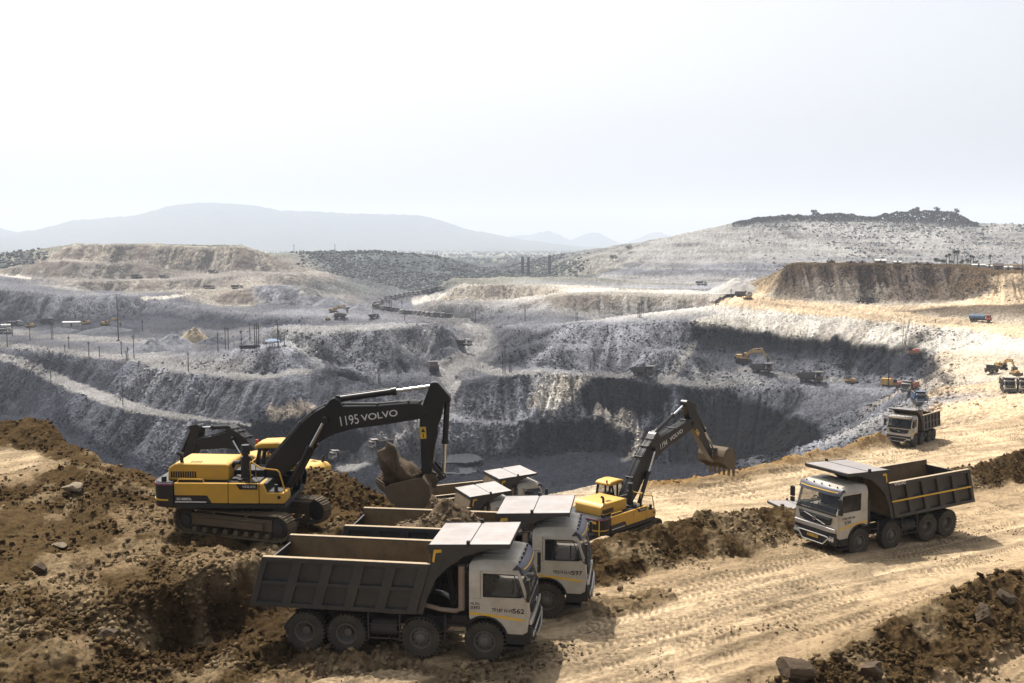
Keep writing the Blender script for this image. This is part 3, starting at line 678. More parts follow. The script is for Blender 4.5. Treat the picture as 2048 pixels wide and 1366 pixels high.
def ridge(name, prof, Y, w, seed):
    px = np.array([p[0] for p in prof], float); py = np.array([p[1] for p in prof], float)
    n = 420; X = np.linspace((px[0] - 1024) / FPX * Y, (px[-1] - 1024) / FPX * Y, n)
    H = np.interp(X / Y * FPX + 1024, px, (HORIZON - py) / FPX * Y + CAMZ)
    rows = 60; s = np.linspace(-1, 1, rows)
    XX = np.repeat(X[:, None], rows, 1); YY = Y + s[None] * w * (.7 + .6 * fbm(X / 1100, X * 0, seed, 3))[:, None]
    prof_ = (1 - np.abs(s)) ** 1.15
    er = fbm(XX / 620, YY / 950, seed + 1, 5, .55); er2 = np.abs(fbm(XX / 760 + YY / 2200, YY / 5000, seed + 4, 4) - .5) * 2
    ZZ = -36 + (H[:, None] + 36) * prof_ * (1 + (er - .5) * .25 * (1 - prof_) - .22 * (er2) * (1 - prof_) * (prof_ > .02))
    ZZ += (fbm(XX / 50, YY / 50, seed + 2, 2) - .5) * 20 * prof_
    c = np.array((.075, .085, .06)) * (.7 + .6 * fbm(XX / 90, YY / 90, seed + 3, 4))[..., None]
    far_sheet(name, np.stack([XX, YY, ZZ], -1).reshape(-1, 3), gridfaces(n, rows), c.reshape(-1, 3), M_plain)
ridge('hills', [(-500, 470), (-200, 452), (-40, 452), (0, 455), (22, 463), (45, 464), (110, 455), (135, 448), (155, 440), (280, 431), (340, 413), (385, 406), (410, 404), (450, 406), (480, 408), (520, 412), (560, 420), (620, 422), (700, 427), (760, 428), (830, 429), (870, 436), (900, 446), (930, 457), (1000, 471), (1050, 480), (1150, 492), (1300, 500), (1500, 505)], 9800, 2200, 91)
ridge('hills', [(900, 505), (980, 478), (1020, 472), (1060, 470), (1080, 464), (1097, 461), (1115, 468), (1140, 480), (1160, 472), (1180, 465), (1195, 465), (1215, 475), (1245, 488), (1270, 478), (1300, 466), (1315, 464), (1335, 470), (1370, 480), (1450, 490), (1600, 505)], 12500, 1300, 101)

# ---------------- air
def haze():
    bm = bmesh.new(); bmesh.ops.create_cube(bm, size=1)
    for v in bm.verts: v.co = Vector((v.co.x * 40000, 9790 + v.co.y * 19700, -90 + (v.co.z + .5) * 760))
    me = bpy.data.meshes.new('haze'); bm.to_mesh(me); bm.free()
    m = bpy.data.materials.new('haze'); m.use_nodes = True; nt = m.node_tree
    nt.nodes.remove(nt.nodes['Principled BSDF'])
    pv = nt.nodes.new('ShaderNodeVolumePrincipled'); pv.inputs['Color'].default_value = HAZE_COL
    pv.inputs['Density'].default_value = HAZE_D; pv.inputs['Anisotropy'].default_value = HAZE_G
    nt.links.new(pv.outputs[0], nt.nodes['Material Output'].inputs['Volume'])
    me.materials.append(m); o = bpy.data.objects.new('haze', me); COL.objects.link(o); tag(o, kind='stuff')
HAZE_COL, HAZE_D, HAZE_G = (.77, .835, .97, 1), .00013, .1
haze()
# ================================================================== MESH TOOLS
class MB:
    def __init__(s): s.v, s.f, s.m = [], [], []
    def add(s, vs, fs, mi=0):
        b = len(s.v); s.v += [tuple(v) for v in vs]; s.f += [tuple(b + i for i in f) for f in fs]; s.m += [mi] * len(fs); return s
    def box(s, x0, x1, y0, y1, z0, z1, mi=0, M=None):
        vs = [Vector((x, y, z)) for x in (x0, x1) for y in (y0, y1) for z in (z0, z1)]
        if M is not None: vs = [M @ v for v in vs]
        return s.add(vs, [(0, 1, 3, 2), (4, 6, 7, 5), (0, 4, 5, 1), (2, 3, 7, 6), (0, 2, 6, 4), (1, 5, 7, 3)], mi)
    def beam(s, a, b, w, h, mi=0):
        """box from a to b, w wide (sideways) and h tall"""
        a, b = Vector(a), Vector(b); d = (b - a); q = d.to_track_quat('X', 'Z').to_matrix().to_4x4(); q.translation = a
        return s.box(0, d.length, -w / 2, w / 2, -h / 2, h / 2, mi, q)
    def prism(s, poly, y0, y1, mi=0, ax='y'):
        n = len(poly)
        f = {'y': lambda p, t: (p[0], t, p[1]), 'x': lambda p, t: (t, p[0], p[1]), 'z': lambda p, t: (p[0], p[1], t)}[ax]
        vs = [f(p, y0) for p in poly] + [f(p, y1) for p in poly]
        fs = [tuple(range(n)), tuple(range(2 * n - 1, n - 1, -1))] + [(i, i + n, (i + 1) % n + n, (i + 1) % n) for i in range(n)]
        return s.add(vs, fs, mi)
    def cyl(s, a, b, r, r2=None, n=14, mi=0):
        a, b = Vector(a), Vector(b); r2 = r if r2 is None else r2; q = (b - a).to_track_quat('Z', 'Y')
        vs = []
        for p, rr in ((a, r), (b, r2)):
            for k in range(n):
                t = 2 * math.pi * k / n; vs.append(p + q @ Vector((rr * math.cos(t), rr * math.sin(t), 0)))
        return s.add(vs, [tuple(range(n - 1, -1, -1)), tuple(range(n, 2 * n))] + [(i, (i + 1) % n, (i + 1) % n + n, i + n) for i in range(n)], mi)
    def tube(s, path, r, n=7, mi=0):
        path = [Vector(p) for p in path]; rings = []
        for i, p in enumerate(path):
            d = path[min(i + 1, len(path) - 1)] - path[max(i - 1, 0)]; q = d.to_track_quat('Z', 'Y')
            rings.append([p + q @ Vector((r * math.cos(2 * math.pi * k / n), r * math.sin(2 * math.pi * k / n), 0)) for k in range(n)])
        vs = [v for g in rings for v in g]; m = len(path)
        fs = [(i * n + k, i * n + (k + 1) % n, (i + 1) * n + (k + 1) % n, (i + 1) * n + k) for i in range(m - 1) for k in range(n)]
        return s.add(vs, fs + [tuple(range(n - 1, -1, -1)), tuple(range((m - 1) * n, m * n))], mi)
    def lathe(s, prof, c, n=28, mi=0):
        """profile of (radius, offset) turned about the y axis through c"""
        vs = []
        for r, o in prof:
            for k in range(n):
                t = 2 * math.pi * k / n; vs.append((c[0] + r * math.cos(t), c[1] + o, c[2] + r * math.sin(t)))
        m = len(prof)
        return s.add(vs, [(i * n + k, i * n + (k + 1) % n, (i + 1) * n + (k + 1) % n, (i + 1) * n + k) for i in range(m - 1) for k in range(n)], mi)
    def mesh(s, name, mats, bevel=0, smooth=32):
        me = bpy.data.meshes.new(name); me.from_pydata(s.v, [], s.f)
        mats = mats if isinstance(mats, (list, tuple)) else [mats]
        for m in mats: me.materials.append(m)
        me.polygons.foreach_set('material_index', s.m); me.update()
        bm = bmesh.new(); bm.from_mesh(me)
        bmesh.ops.recalc_face_normals(bm, faces=bm.faces)
        if bevel > 0:
            es = [e for e in bm.edges if len(e.link_faces) == 2 and e.calc_face_angle(0) > R(28)]
            bmesh.ops.bevel(bm, geom=es, offset=bevel, segments=1, affect='EDGES', clamp_overlap=True)
        bm.to_mesh(me); bm.free()
        if smooth:
            me.polygons.foreach_set('use_smooth', [True] * len(me.polygons)); me.set_sharp_from_angle(angle=R(smooth))
        return me
    def build(s, name, mats, parent=None, bevel=0, smooth=32, loc=None, rot=None):
        return link(name, s.mesh(name, mats, bevel, smooth), parent, loc, rot)
def link(name, me, parent=None, loc=None, rot=None):
    o = bpy.data.objects.new(name, me); COL.objects.link(o); o.parent = parent
    if loc is not None: o.location = loc
    if rot is not None: o.rotation_euler = rot
    return o
def empty(name, loc=(0, 0, 0), rot=(0, 0, 0), label=None, cat=None, group=None):
    o = bpy.data.objects.new(name, None); COL.objects.link(o); o.location = loc; o.rotation_euler = rot; o.empty_display_size = .3
    return tag(o, label, cat, group)
def copy_tree(o, parent=None, skip=()):
    c = o.copy(); COL.objects.link(c); c.parent = parent
    for ch in o.children:
        if ch.get('own'): continue                          # writing belongs to one machine only
        copy_tree(ch, c)
    return c
def place(o, p, rz, label, cat, group=None, pitch=0, roll=0):
    o.location = p; o.rotation_euler = (roll, pitch, rz)
    return tag(o, label, cat, group)
def writing(name, body, size, M, material, parent, w=None, bold=0.0, depth=.004):
    """raised lettering: text laid in the plane of M (columns: along, up, out)"""
    cu = bpy.data.curves.new(name, 'FONT'); cu.body = body; cu.size = size; cu.extrude = depth; cu.offset = bold * size; cu.align_x = 'CENTER'; cu.align_y = 'CENTER'
    t = bpy.data.objects.new('t', cu); COL.objects.link(t)
    dg = bpy.context.evaluated_depsgraph_get(); dg.update()
    me = bpy.data.meshes.new_from_object(t.evaluated_get(dg)); bpy.data.objects.remove(t); bpy.data.curves.remove(cu)
    me.name = name
    xs = [v.co.x for v in me.vertices]; k = (w / (max(xs) - min(xs))) if w else 1
    for v in me.vertices: v.co = M @ Vector((v.co.x * k, v.co.y, v.co.z))
    me.materials.clear(); me.materials.append(material)
    o = link(name, me, parent); o['own'] = 1; return o
def frame(c, along, up):
    a, u = Vector(along).normalized(), Vector(up).normalized(); n = a.cross(u)
    M = Matrix((a, u, n)).transposed().to_4x4(); M.translation = Vector(c); return M

# ------------------------------------------------------------------ paints
DUST = (.33, .25, .15)
W_cab = mat('dusty white paint', (.52, .50, .455), .42, dirt=.58, dirtcol=(.30, .245, .165), scale=1.6)
W_body = mat('grey tipper steel', (.022, .023, .026), .5, dirt=.42, dirtcol=(.075, .064, .05), scale=2.4, var=.35, bump=.012)
W_worn = mat('soil stained steel', (.085, .064, .041), .85, dirt=.7, dirtcol=(.135, .095, .052), scale=2.2, var=.3, bump=.02)
W_crust = mat('soil crusted steel', (.10, .07, .04), .95, dirt=.8, dirtcol=(.17, .12, .065), scale=2.6, var=.4, bump=.04)
W_plate = mat('scraped bright steel', (.29, .285, .28), .48, metal=.35, dirt=.35, dirtcol=(.22, .13, .085), scale=.9, var=.22)
W_sandy = mat('sand crusted steel', (.38, .30, .20), .9, dirt=.5, dirtcol=(.30, .21, .12), scale=3, bump=.02)
M_tyre = mat('dusty rubber', (.022, .021, .02), .85, dirt=.55, dirtcol=(.085, .068, .047), scale=3)
M_rim = mat('grimy wheel disc', (.10, .10, .10), .6, dirt=.7, dirtcol=(.13, .105, .075), scale=5)
M_dark = mat('dark undercarriage', (.022, .022, .023), .7, dirt=.4, dirtcol=(.08, .06, .04), scale=3)
M_black = mat('black gloss paint', (.009, .009, .010), .36, dirt=.22, dirtcol=(.035, .029, .022), scale=1.2)
M_blackm = mat('matt black plastic', (.011, .011, .012), .6, dirt=.22, dirtcol=(.04, .034, .025), scale=2)
M_yel = mat('yellow machine paint', (.60, .33, .028), .36, dirt=.34, dirtcol=(.32, .22, .10), scale=1.0, var=.06)
M_yold = mat('faded ochre paint', (.52, .31, .07), .5, dirt=.35, dirtcol=(.25, .18, .1), scale=1.0)
M_chrome = mat('cylinder rod chrome', (.62, .62, .62), .18, metal=1.0, var=.03)
M_navy = mat('navy visor', (.022, .026, .055), .35, dirt=.3, dirtcol=(.10, .085, .07), scale=2)
M_stripe = mat('yellow tape', (.70, .42, .03), .5, dirt=.2, scale=3)
M_white = mat('white lettering', (.72, .72, .70), .5, dirt=.2, dirtcol=(.35, .3, .22), scale=3)
M_inkb = mat('black lettering', (.012, .012, .012), .6)
M_redp = mat('red plastic', (.45, .03, .02), .35)
M_lamp = mat('headlamp lens', (.55, .55, .52), .12, dirt=.3, scale=4)
M_mag = mat('magenta band', (.22, .03, .12), .45, dirt=.2, scale=2)
M_seat = mat('seat cloth', (.05, .05, .055), .9)
M_pipe = mat('heat stained pipe', (.24, .215, .18), .6, dirt=.6, dirtcol=(.22, .13, .08), scale=2.5)
M_red = mat('faded red paint', (.42, .09, .05), .5, dirt=.4, scale=1.5)
M_blue = mat('blue truck paint', (.05, .14, .26), .45, dirt=.4, dirtcol=(.25, .24, .22), scale=1.2)
M_silver = mat('silver trim', (.55, .55, .54), .3, metal=.6, dirt=.3, scale=3)
M_load = mat('tipped soil', (.115, .078, .042), .97, scale=2.2, var=.45, bump=.10)
M_wood = mat('grey weathered timber', (.10, .09, .08), .9, scale=2)
def glass():
    m = bpy.data.materials.new('cab glass'); m.use_nodes = True; b = m.node_tree.nodes['Principled BSDF']
    b.inputs['Base Color'].default_value = (.02, .024, .028, 1); b.inputs['Roughness'].default_value = .04
    b.inputs['Alpha'].default_value = .42; b.inputs['IOR'].default_value = 1.5; return m
M_glass = glass()

# ================================================================== TIPPER TRUCK (x forward, origin on the ground)
AX = (3.15, 1.10, -1.32, -2.70)
def lerp(a, b, t): return a + (b - a) * t
def tyre_mesh(dual):
    mb = MB(); RT = .64
    for o in ((0, -.36) if dual else (0,)):
        pr = [(.30, -.13), (.38, -.165), (.50, -.17), (.60, -.15), (.62, -.09), (.628, 0), (.62, .09), (.60, .15), (.50, .17), (.38, .165), (.30, .13)]
        mb.lathe([(r, w + o) for r, w in pr], (0, 0, 0), 40)
        for k in range(30):
            for sd_ in (-1, 1):
                t = 2 * math.pi * (k + .25 * sd_) / 30; M = Matrix.Rotation(-t, 4, 'Y'); 
                mb.box(.58, RT + .012, o + sd_ * .02 if sd_ > 0 else o - .165, o + .165 if sd_ > 0 else o - .02, -.034, .034, 0, M)
    return mb.mesh('tyre', M_tyre, smooth=40)
def rim_mesh(dual):
    mb = MB()
    if dual: pr = [(.33, .15), (.345, .165), (.32, .17), (.30, .12), (.29, -.06), (.20, -.10), (.13, -.10), (.13, .02), (.09, .04), (0.001, .04)]
    else: pr = [(.33, .13), (.345, .165), (.32, .17), (.30, .12), (.285, .06), (.22, .10), (.15, .12), (.145, .18), (.10, .20), (0.001, .20)]
    mb.lathe(pr, (0, 0, 0), 30)
    for k in range(10):
        t = 2 * math.pi * k / 10; r_ = .17 if not dual else .165; o = .115 if not dual else -.10
        mb.cyl((r_ * math.cos(t), o, r_ * math.sin(t)), (r_ * math.cos(t), o + .03, r_ * math.sin(t)), .016, n=6, mi=0)
        t += .31; r_ = .245
        mb.cyl((r_ * math.cos(t), .088 if not dual else -.085, r_ * math.sin(t)), (r_ * math.cos(t), .094 if not dual else -.078, r_ * math.sin(t)), .026, n=8, mi=1)
    return mb.mesh('rim', [M_rim, M_dark], smooth=30)
TY = {d: (tyre_mesh(d), rim_mesh(d)) for d in (False, True)}

def make_tipper():
    T = empty('dump_truck')
    # chassis
    mb = MB()
    for y in (-.42, .42): mb.box(-3.3, 4.1, y - .045, y + .045, .78, 1.06)
    for x in (-3.1, -2.0, -.5, .4, 2.1, 3.9): mb.box(x - .06, x + .06, -.38, .38, .82, 1.02)
    for x in AX: mb.cyl((x, -.95, .615), (x, .95, .615), .09, n=10); mb.cyl((x, -.2, .62), (x, .2, .62), .22, n=12)
    mb.box(-3.45, -3.3, -1.1, 1.1, .62, .78); mb.cyl((-2.0, -.5, .75), (-2.0, .5, .75), .14)
    mb.box(2.4, 4.0, -.38, .38, .6, 1.3); mb.box(2.0, 2.5, -.7, .7, 1.02, 1.25)
    mb.build('chassis', M_dark, T)
    for i, x in enumerate(AX):
        for sgn in (-1, 1):
            d = i > 1; w = link('wheel', TY[d][0], T, (x, sgn * 1.06, .64), (0, 0, 0 if sgn > 0 else math.pi))
            link('rim', TY[d][1], w)
    # tank, guard rails, boxes between the axles
    for sgn in (-1, 1):
        mb = MB(); mb.cyl((-.52, sgn * .92, .86), (.32, sgn * .92, .86), .27, n=20)
        for x in (-.3, .1): mb.cyl((x, sgn * .92, .86), (x + .05, sgn * .92, .86), .28, n=20)
        mb.build('fuel_tank', M_dark, T)
        mb = MB()
        for z in (.55, .78, 1.0): mb.box(-.62, .44, sgn * 1.2 - .02, sgn * 1.2 + .02, z, z + .035)
        for x in (-.62, .40): mb.box(x, x + .05, sgn * 1.2 - .025, sgn * 1.2 + .025, .5, 1.42)
        mb.box(1.85, 1.9, sgn * 1.12 - .02, sgn * 1.12 + .02, .6, 1.4); mb.box(1.9, 2.5, sgn * 1.12 - .02, sgn * 1.12 + .02, .86, .9); mb.box(1.9, 2.5, sgn * 1.12 - .02, sgn * 1.12 + .02, 1.05, 1.09)
        mb.build('side_guard', M_dark, T)
    for sgn in (-1, 1):
        mb = MB(); arch = [(1.10 + .72 * math.cos(t), .62 + .72 * math.sin(t)) for t in np.linspace(R(25), R(155), 9)]
        for a, b in zip(arch[:-1], arch[1:]): mb.beam((a[0], sgn * 1.06, a[1]), (b[0], sgn * 1.06, b[1]), .4, .03)
        mb.build('mudguard', M_blackm, T)
    # tipping body
    sh = lambda z: (z - 1.43) / 1.62 * .45                  # forward lean of everything on the side
    body = MB()
    body.prism([(-4.50, 1.43), (1.0, 1.43), (1.45, 3.05), (1.55, 3.33), (1.47, 3.33), (.92, 1.55), (-4.48, 1.55)], -1.18, 1.18, 1)   # floor and front wall
    for sgn in (-1, 1):
        y0, y1 = sorted((sgn * 1.13, sgn * 1.18))
        body.prism([(-4.50, 1.43), (1.0, 1.43), (1.45, 3.05), (-4.05, 3.05)], y0, y1, 0)
        body.prism([(-4.48, 1.45), (.98, 1.45), (1.43, 3.04), (-4.03, 3.04)], y0 - sgn * .012 if sgn > 0 else y1 + .0, y0 if sgn > 0 else y1 + .012, 1)
    # tail door
    body.prism([(-4.53, 1.43), (-4.46, 1.43), (-3.96, 2.85), (-4.03, 2.85)], -1.12, 1.12, 0)
    for sgn in (-1, 1):
        y0, y1 = sorted((sgn * 1.18, sgn * 1.295)); ya, yb = sorted((sgn * 1.18, sgn * 1.285))
        for k in range(6):
            x = lerp(-4.50, 1.0 - .33, k / 5); w = .33 if 0 < k else .20
            body.prism([(x, 1.55), (x + w, 1.55), (x + w + .405, 2.92), (x + .405, 2.92)], y0, y1, 0)
        body.prism([(-4.50 + sh(2.16), 2.16), (1.0 + sh(2.16), 2.16), (1.0 + sh(2.28), 2.28), (-4.50 + sh(2.28), 2.28)], ya, yb, 0)
        body.prism([(-4.53, 1.43), (1.0, 1.43), (1.03, 1.57), (-4.49, 1.57)], y0, y1 + (0.012 if sgn > 0 else 0), 0)
    o = body.build('tipping_body', [W_body, W_crust], T, bevel=.012)
    for sgn in (-1, 1):
        mb = MB(); y0, y1 = sorted((sgn * 1.12, sgn * 1.31)); mb.prism([(-4.10, 2.92), (1.41, 2.92), (1.45, 3.065), (-4.06, 3.065)], y0, y1, 0)
        mb.box(-4.06, 1.44, y0 + .01, y1 - .01, 3.066, 3.075, 1)
        mb.build('top_rail', [W_body, W_sandy], T, bevel=.01)
    # cab guard over the cab
    mb = MB()
    z = lambda x: 3.30 + (x - 1.45) * .055
    mb.prism([(1.40, 3.30), (3.95, z(3.95)), (3.95, z(3.95) + .05), (1.40, 3.35)], -1.26, 1.26, 0)
    for x in (1.42, 2.65, 3.9): mb.box(x, x + .05, -1.24, 1.24, z(x) - .11, z(x) - .002, 1)
    for sgn in (-1, 1):
        y0, y1 = sorted((sgn * 1.255, sgn * 1.285))
        mb.prism([(1.36, 3.24), (3.96, z(3.96) - .08), (3.97, z(3.96) + .052), (1.38, 3.37)], y0, y1, 1)
        g = [(1.0, 1.43), (1.18, 1.43), (1.36, 2.05), (1.62, 2.60), (1.98, 2.96), (2.5, 3.17), (3.3, 3.29), (3.3, 3.38), (1.50, 3.28), (1.44, 3.05)]
        y0, y1 = sorted((sgn * 1.17, sgn * 1.25)); mb.prism(g, y0, y1, 1)
        y0, y1 = sorted((sgn * 1.25, sgn * 1.256)); mb.prism([(1.50, 3.10), (1.56, 3.25), (1.80, 3.26), (1.80, 3.21), (1.62, 3.20), (1.56, 3.08)], y0, y1, 2)
    guard = mb.build('cab_guard', [W_plate, W_body, M_stripe], T)
    mb = MB(); mb.tube([(2.66, -1.26, z(2.66) + .058), (2.66, 1.26, z(2.66) + .058)], .014, 5); mb.box(2.60, 2.70, -1.3, -1.2, z(2.66), z(2.66) + .17); mb.box(2.60, 2.70, 1.2, 1.3, z(2.66), z(2.66) + .17)
    mb.build('guard_post', M_blackm, guard)
    # machinery behind the cab
    mb = MB(); mb.cyl((1.95, 0, 1.0), (1.75, 0, 3.15), .12, .10, 16); mb.cyl((2.05, .45, 1.1), (2.05, .45, 2.5), .2); mb.box(2.2, 2.5, -.2, .95, 1.3, 2.4)
    for k in range(5): mb.tube([(1.9 + .1 * k, -.5 + .2 * k, 1.1), (2.1, -.5 + .25 * k, 1.7), (1.9 + .12 * k, -.4 + .2 * k, 2.6)], .03, 5)
    mb.build('hoist_ram', M_dark, T)
    mb = MB(); mb.cyl((2.38, -.98, 1.55), (2.38, -.98, 2.98), .11, n=16); mb.tube([(1.2, -.92, 1.62), (1.7, -.95, 1.52), (2.2, -.98, 1.5), (2.4, -.98, 1.62)], .075, 9)
    mb.build('exhaust_stack', M_pipe, T)
    # cab
    cabm = MB()
    arch = [(3.15 + .70 * math.cos(t), .70 + .74 * math.sin(t)) for t in np.linspace(R(20), R(128), 9)]
    low = [(2.66, 1.40)] + [(2.70, 1.32)] + arch[::-1] + [(3.86, .93), (4.34, .93), (4.50, 1.02), (4.56, 1.5), (4.53, 2.02), (2.66, 2.02)]
    cabm.prism(low, -1.22, 1.22)
    roof = [(2.66, 2.78), (2.66, 2.93), (2.72, 3.0), (3.1, 3.05), (3.8, 3.06), (4.12, 3.02), (4.22, 2.92), (4.24, 2.78)]
    n = len(roof); ring = lambda w: [(p[0], (1.2 - (max(0, p[1] - 2.86)) * .9) * w, p[1]) for p in roof]
    A, B = ring(-1), ring(1); cabm.add(A + B, [tuple(range(n)), tuple(range(2 * n - 1, n - 1, -1))] + [(i, (i + 1) % n, (i + 1) % n + n, i + n) for i in range(n)])
    cabm.box(2.66, 2.74, -1.2, 1.2, 2.02, 2.78)             # back wall
    for sgn in (-1, 1):
        y0, y1 = sorted((sgn * 1.14, sgn * 1.21))
        cabm.prism([(2.66, 2.02), (3.02, 2.02), (3.02, 2.78), (2.66, 2.78)], y0, y1)
        cabm.prism([(4.44, 2.02), (4.54, 2.02), (4.26, 2.78), (4.16, 2.78)], y0, y1, 0)
    for k in range(4): cabm.box(2.95 + .02, 3.75, -.62 + .36 * k, -.50 + .36 * k, 3.045, 3.072)
    cab = cabm.build('cab', W_cab, T, bevel=.02)
    mb = MB(); mb.box(2.85, 3.3, -.85, -.35, 1.95, 2.55); mb.box(2.85, 3.3, .35, .85, 1.95, 2.55); mb.box(4.15, 4.42, -1.1, 1.1, 1.95, 2.12); mb.tube([(3.95, -.6 + .2 * math.cos(t), 2.2 + .2 * math.sin(t)) for t in np.linspace(0, 6.28, 13)], .018, 5)
    mb.build('seats', M_seat, cab)
    ws = MB(); ws.add([(4.535, -1.14, 2.04), (4.535, 1.14, 2.04), (4.255, 1.12, 2.80), (4.255, -1.12, 2.80)], [(0, 1, 2, 3)]); ws.build('windshield', M_glass, cab)
    mb = MB()
    for y in (-.55, .35): mb.tube([(4.57, y, 2.02), (4.50, y + .30, 2.20)], .012, 4)
    mb.box(4.50, 4.56, -1.16, 1.16, 1.97, 2.03); mb.build('wiper', M_blackm, cab)
    for sgn in (-1, 1):
        d = MB(); ya, yb = sorted((sgn * 1.222, sgn * 1.234))
        d.prism([(3.06, 1.42), (3.30, 1.45), (3.72, 1.40), (4.36, 1.06), (4.42, 1.1), (4.42, 2.06), (3.06, 2.06)], ya, yb)
        y0, y1 = sorted((sgn * 1.15, sgn * 1.225)); d.prism([(3.03, 2.02), (3.10, 2.02), (3.10, 2.78), (3.03, 2.78)], y0, y1); d.prism([(3.03, 2.72), (4.19, 2.72), (4.16, 2.79), (3.03, 2.79)], y0, y1)
        d.prism([(3.1, 2.02), (4.44, 2.02), (4.41, 2.10), (3.1, 2.08)], y0, y1)
        door = d.build('door', W_cab, T)
        g = MB(); y = sgn * 1.19; g.add([(3.09, y, 2.06), (4.42, y, 2.08), (4.18, y, 2.74), (3.09, y, 2.74)], [(0, 1, 2, 3)]); g.build('side_window', M_glass, door)
        fr = MB(); yy = sgn * 1.215; fr.tube([(3.12, yy, 2.09), (4.30, yy, 2.10), (4.08, yy, 2.71), (3.12, yy, 2.71), (3.12, yy, 2.09)], .022, 5); fr.box(3.12, 3.34, yy - .012, yy + .012, 1.70, 1.79); fr.build('door_handle', M_blackm, door)
        st = MB(); y0, y1 = sorted((sgn * 1.222, sgn * 1.228)); st.prism([(2.67, 1.50), (3.04, 1.49), (3.04, 1.57), (2.67, 1.585)], y0, y1)
        y0, y1 = sorted((sgn * 1.235, sgn * 1.240)); st.prism([(3.08, 1.48), (3.5, 1.46), (4.41, 1.36), (4.41, 1.43), (3.5, 1.54), (3.08, 1.56)], y0, y1); st.build('yellow_stripe', M_stripe, door)
        mb = MB(); yo = sgn * 1.42; mb.tube([(4.38, sgn * 1.2, 2.75), (4.55, yo, 2.70), (4.55, yo, 2.12), (4.42, sgn * 1.2, 2.06)], .016, 5); mb.box(4.50, 4.60, yo - .11, yo + .11, 2.30, 2.68); mb.box(4.50, 4.60, yo - .10, yo + .10, 2.08, 2.26)
        mb.build('mirror', M_blackm, T, bevel=.015)
        mb = MB()
        ar = [(3.15 + .74 * math.cos(t), .70 + .77 * math.sin(t)) for t in np.linspace(R(15), R(140), 9)]
        for a, b in zip(ar[:-1], ar[1:]): mb.beam((a[0], sgn * 1.14, a[1]), (b[0], sgn * 1.14, b[1]), .26, .05)
        mb.build('wheel_arch', M_blackm, T)
        mb = MB(); y0, y1 = sorted((sgn * .95, sgn * 1.23)); mb.box(3.84, 4.40, y0, y1, .62, .93); mb.box(3.80, 4.36, y0, sgn * 1.26 if sgn > 0 else y1, .46, .52); mb.box(3.9, 4.3, *sorted((sgn * 1.23, sgn * 1.25)), .70, .84)
        if sgn < 0: mb.box(3.80, 4.36, -1.26, y1, .46, .53)
        mb.build('entry_step', M_blackm, T)
        mb = MB(); y0, y1 = sorted((sgn * .86, sgn * 1.20)); mb.box(4.55, 4.67, y0, y1, .78, 1.06); hl = mb.build('headlight', [M_dark], T, bevel=.03)
        mb = MB()
        for yy in (.95, 1.10): mb.cyl((4.665, sgn * yy, .93), (4.69, sgn * yy, .93), .075, n=14)
        mb.build('lens', M_lamp, hl)
    # visor, grille, bumper
    mb = MB(); pr = [(4.16, 2.84), (4.30, 2.98), (4.44, 2.90), (4.52, 2.72), (4.46, 2.70), (4.36, 2.84)]
    seg = []; NS = 8
    for k in range(NS + 1):
        y = lerp(-1.2, 1.2, k / NS); back = .14 * (abs(y) / 1.2) ** 3; seg.append([(p[0] - back, y, p[1]) for p in pr])
    m_ = len(pr); vs = [p for s_ in seg for p in s_]
    mb.add(vs, [(a * m_ + i, a * m_ + (i + 1) % m_, (a + 1) * m_ + (i + 1) % m_, (a + 1) * m_ + i) for a in range(NS) for i in range(m_)] + [tuple(range(m_)), tuple(range(NS * m_ + m_ - 1, NS * m_ - 1, -1))])
    for k in range(5): mb.cyl((4.22, -.9 + .45 * k, 2.96), (4.22, -.9 + .45 * k, 3.03), .035, n=8)
    vz = mb.build('sun_visor', M_navy, T, smooth=50)
    mb = MB()
    for k in range(NS):
        ya, yb = lerp(-1.1, 1.1, k / NS), lerp(-1.1, 1.1, (k + 1) / NS); ba, bb = .14 * (abs(ya) / 1.2) ** 3, .14 * (abs(yb) / 1.2) ** 3
        mb.add([(4.492 - ba, ya, 2.83), (4.492 - bb, yb, 2.83), (4.474 - bb, yb, 2.865), (4.474 - ba, ya, 2.865)], [(0, 1, 2, 3)])
    mb.build('visor_stripe', M_stripe, vz)
    mb = MB(); mb.prism([(-.98, 1.86), (.98, 1.86), (.90, 1.55), (.55, 1.46), (-.55, 1.46), (-.90, 1.55)], 4.555, 4.60, 0, 'x')
    for k in range(4): mb.box(4.60, 4.625, -.86, .86, 1.53 + .08 * k, 1.555 + .08 * k, 0)
    gr = mb.build('grille', M_blackm, T, bevel=.008)
    mb = MB(); mb.tube([(4.632, -.62, 1.83), (4.632, .62, 1.52)], .007, 4); mb.lathe([(.085, -.012), (.085, .012), (.062, .012), (.062, -.012), (.085, -.012)], (0, 0, 0), 20)
    nv = 5 * 20
    for i in range(len(mb.v) - nv, len(mb.v)): x, y, z_ = mb.v[i]; mb.v[i] = (4.645 + y, x, 1.675 + z_)
    mb.build('emblem', M_silver, gr)
    mb = MB(); mb.prism([(-1.18, 1.42), (1.18, 1.42), (1.20, 1.26), (.95, 1.22), (-.95, 1.22), (-1.20, 1.26)], 4.555, 4.64, 0, 'x'); mb.build('trim_bar', M_silver, T, bevel=.015)
    mb = MB(); mb.box(4.35, 4.60, -1.2, 1.2, .66, 1.20, 0); mb.box(4.60, 4.63, -.78, .78, 1.06, 1.18, 0)
    mb.prism([(-.9, .86), (-.78, 1.0), (.78, 1.0), (.9, .86), (.75, .60), (-.75, .60)], 4.60, 4.68, 0, 'x')
    bmp = mb.build('bumper', M_blackm, T, bevel=.02)
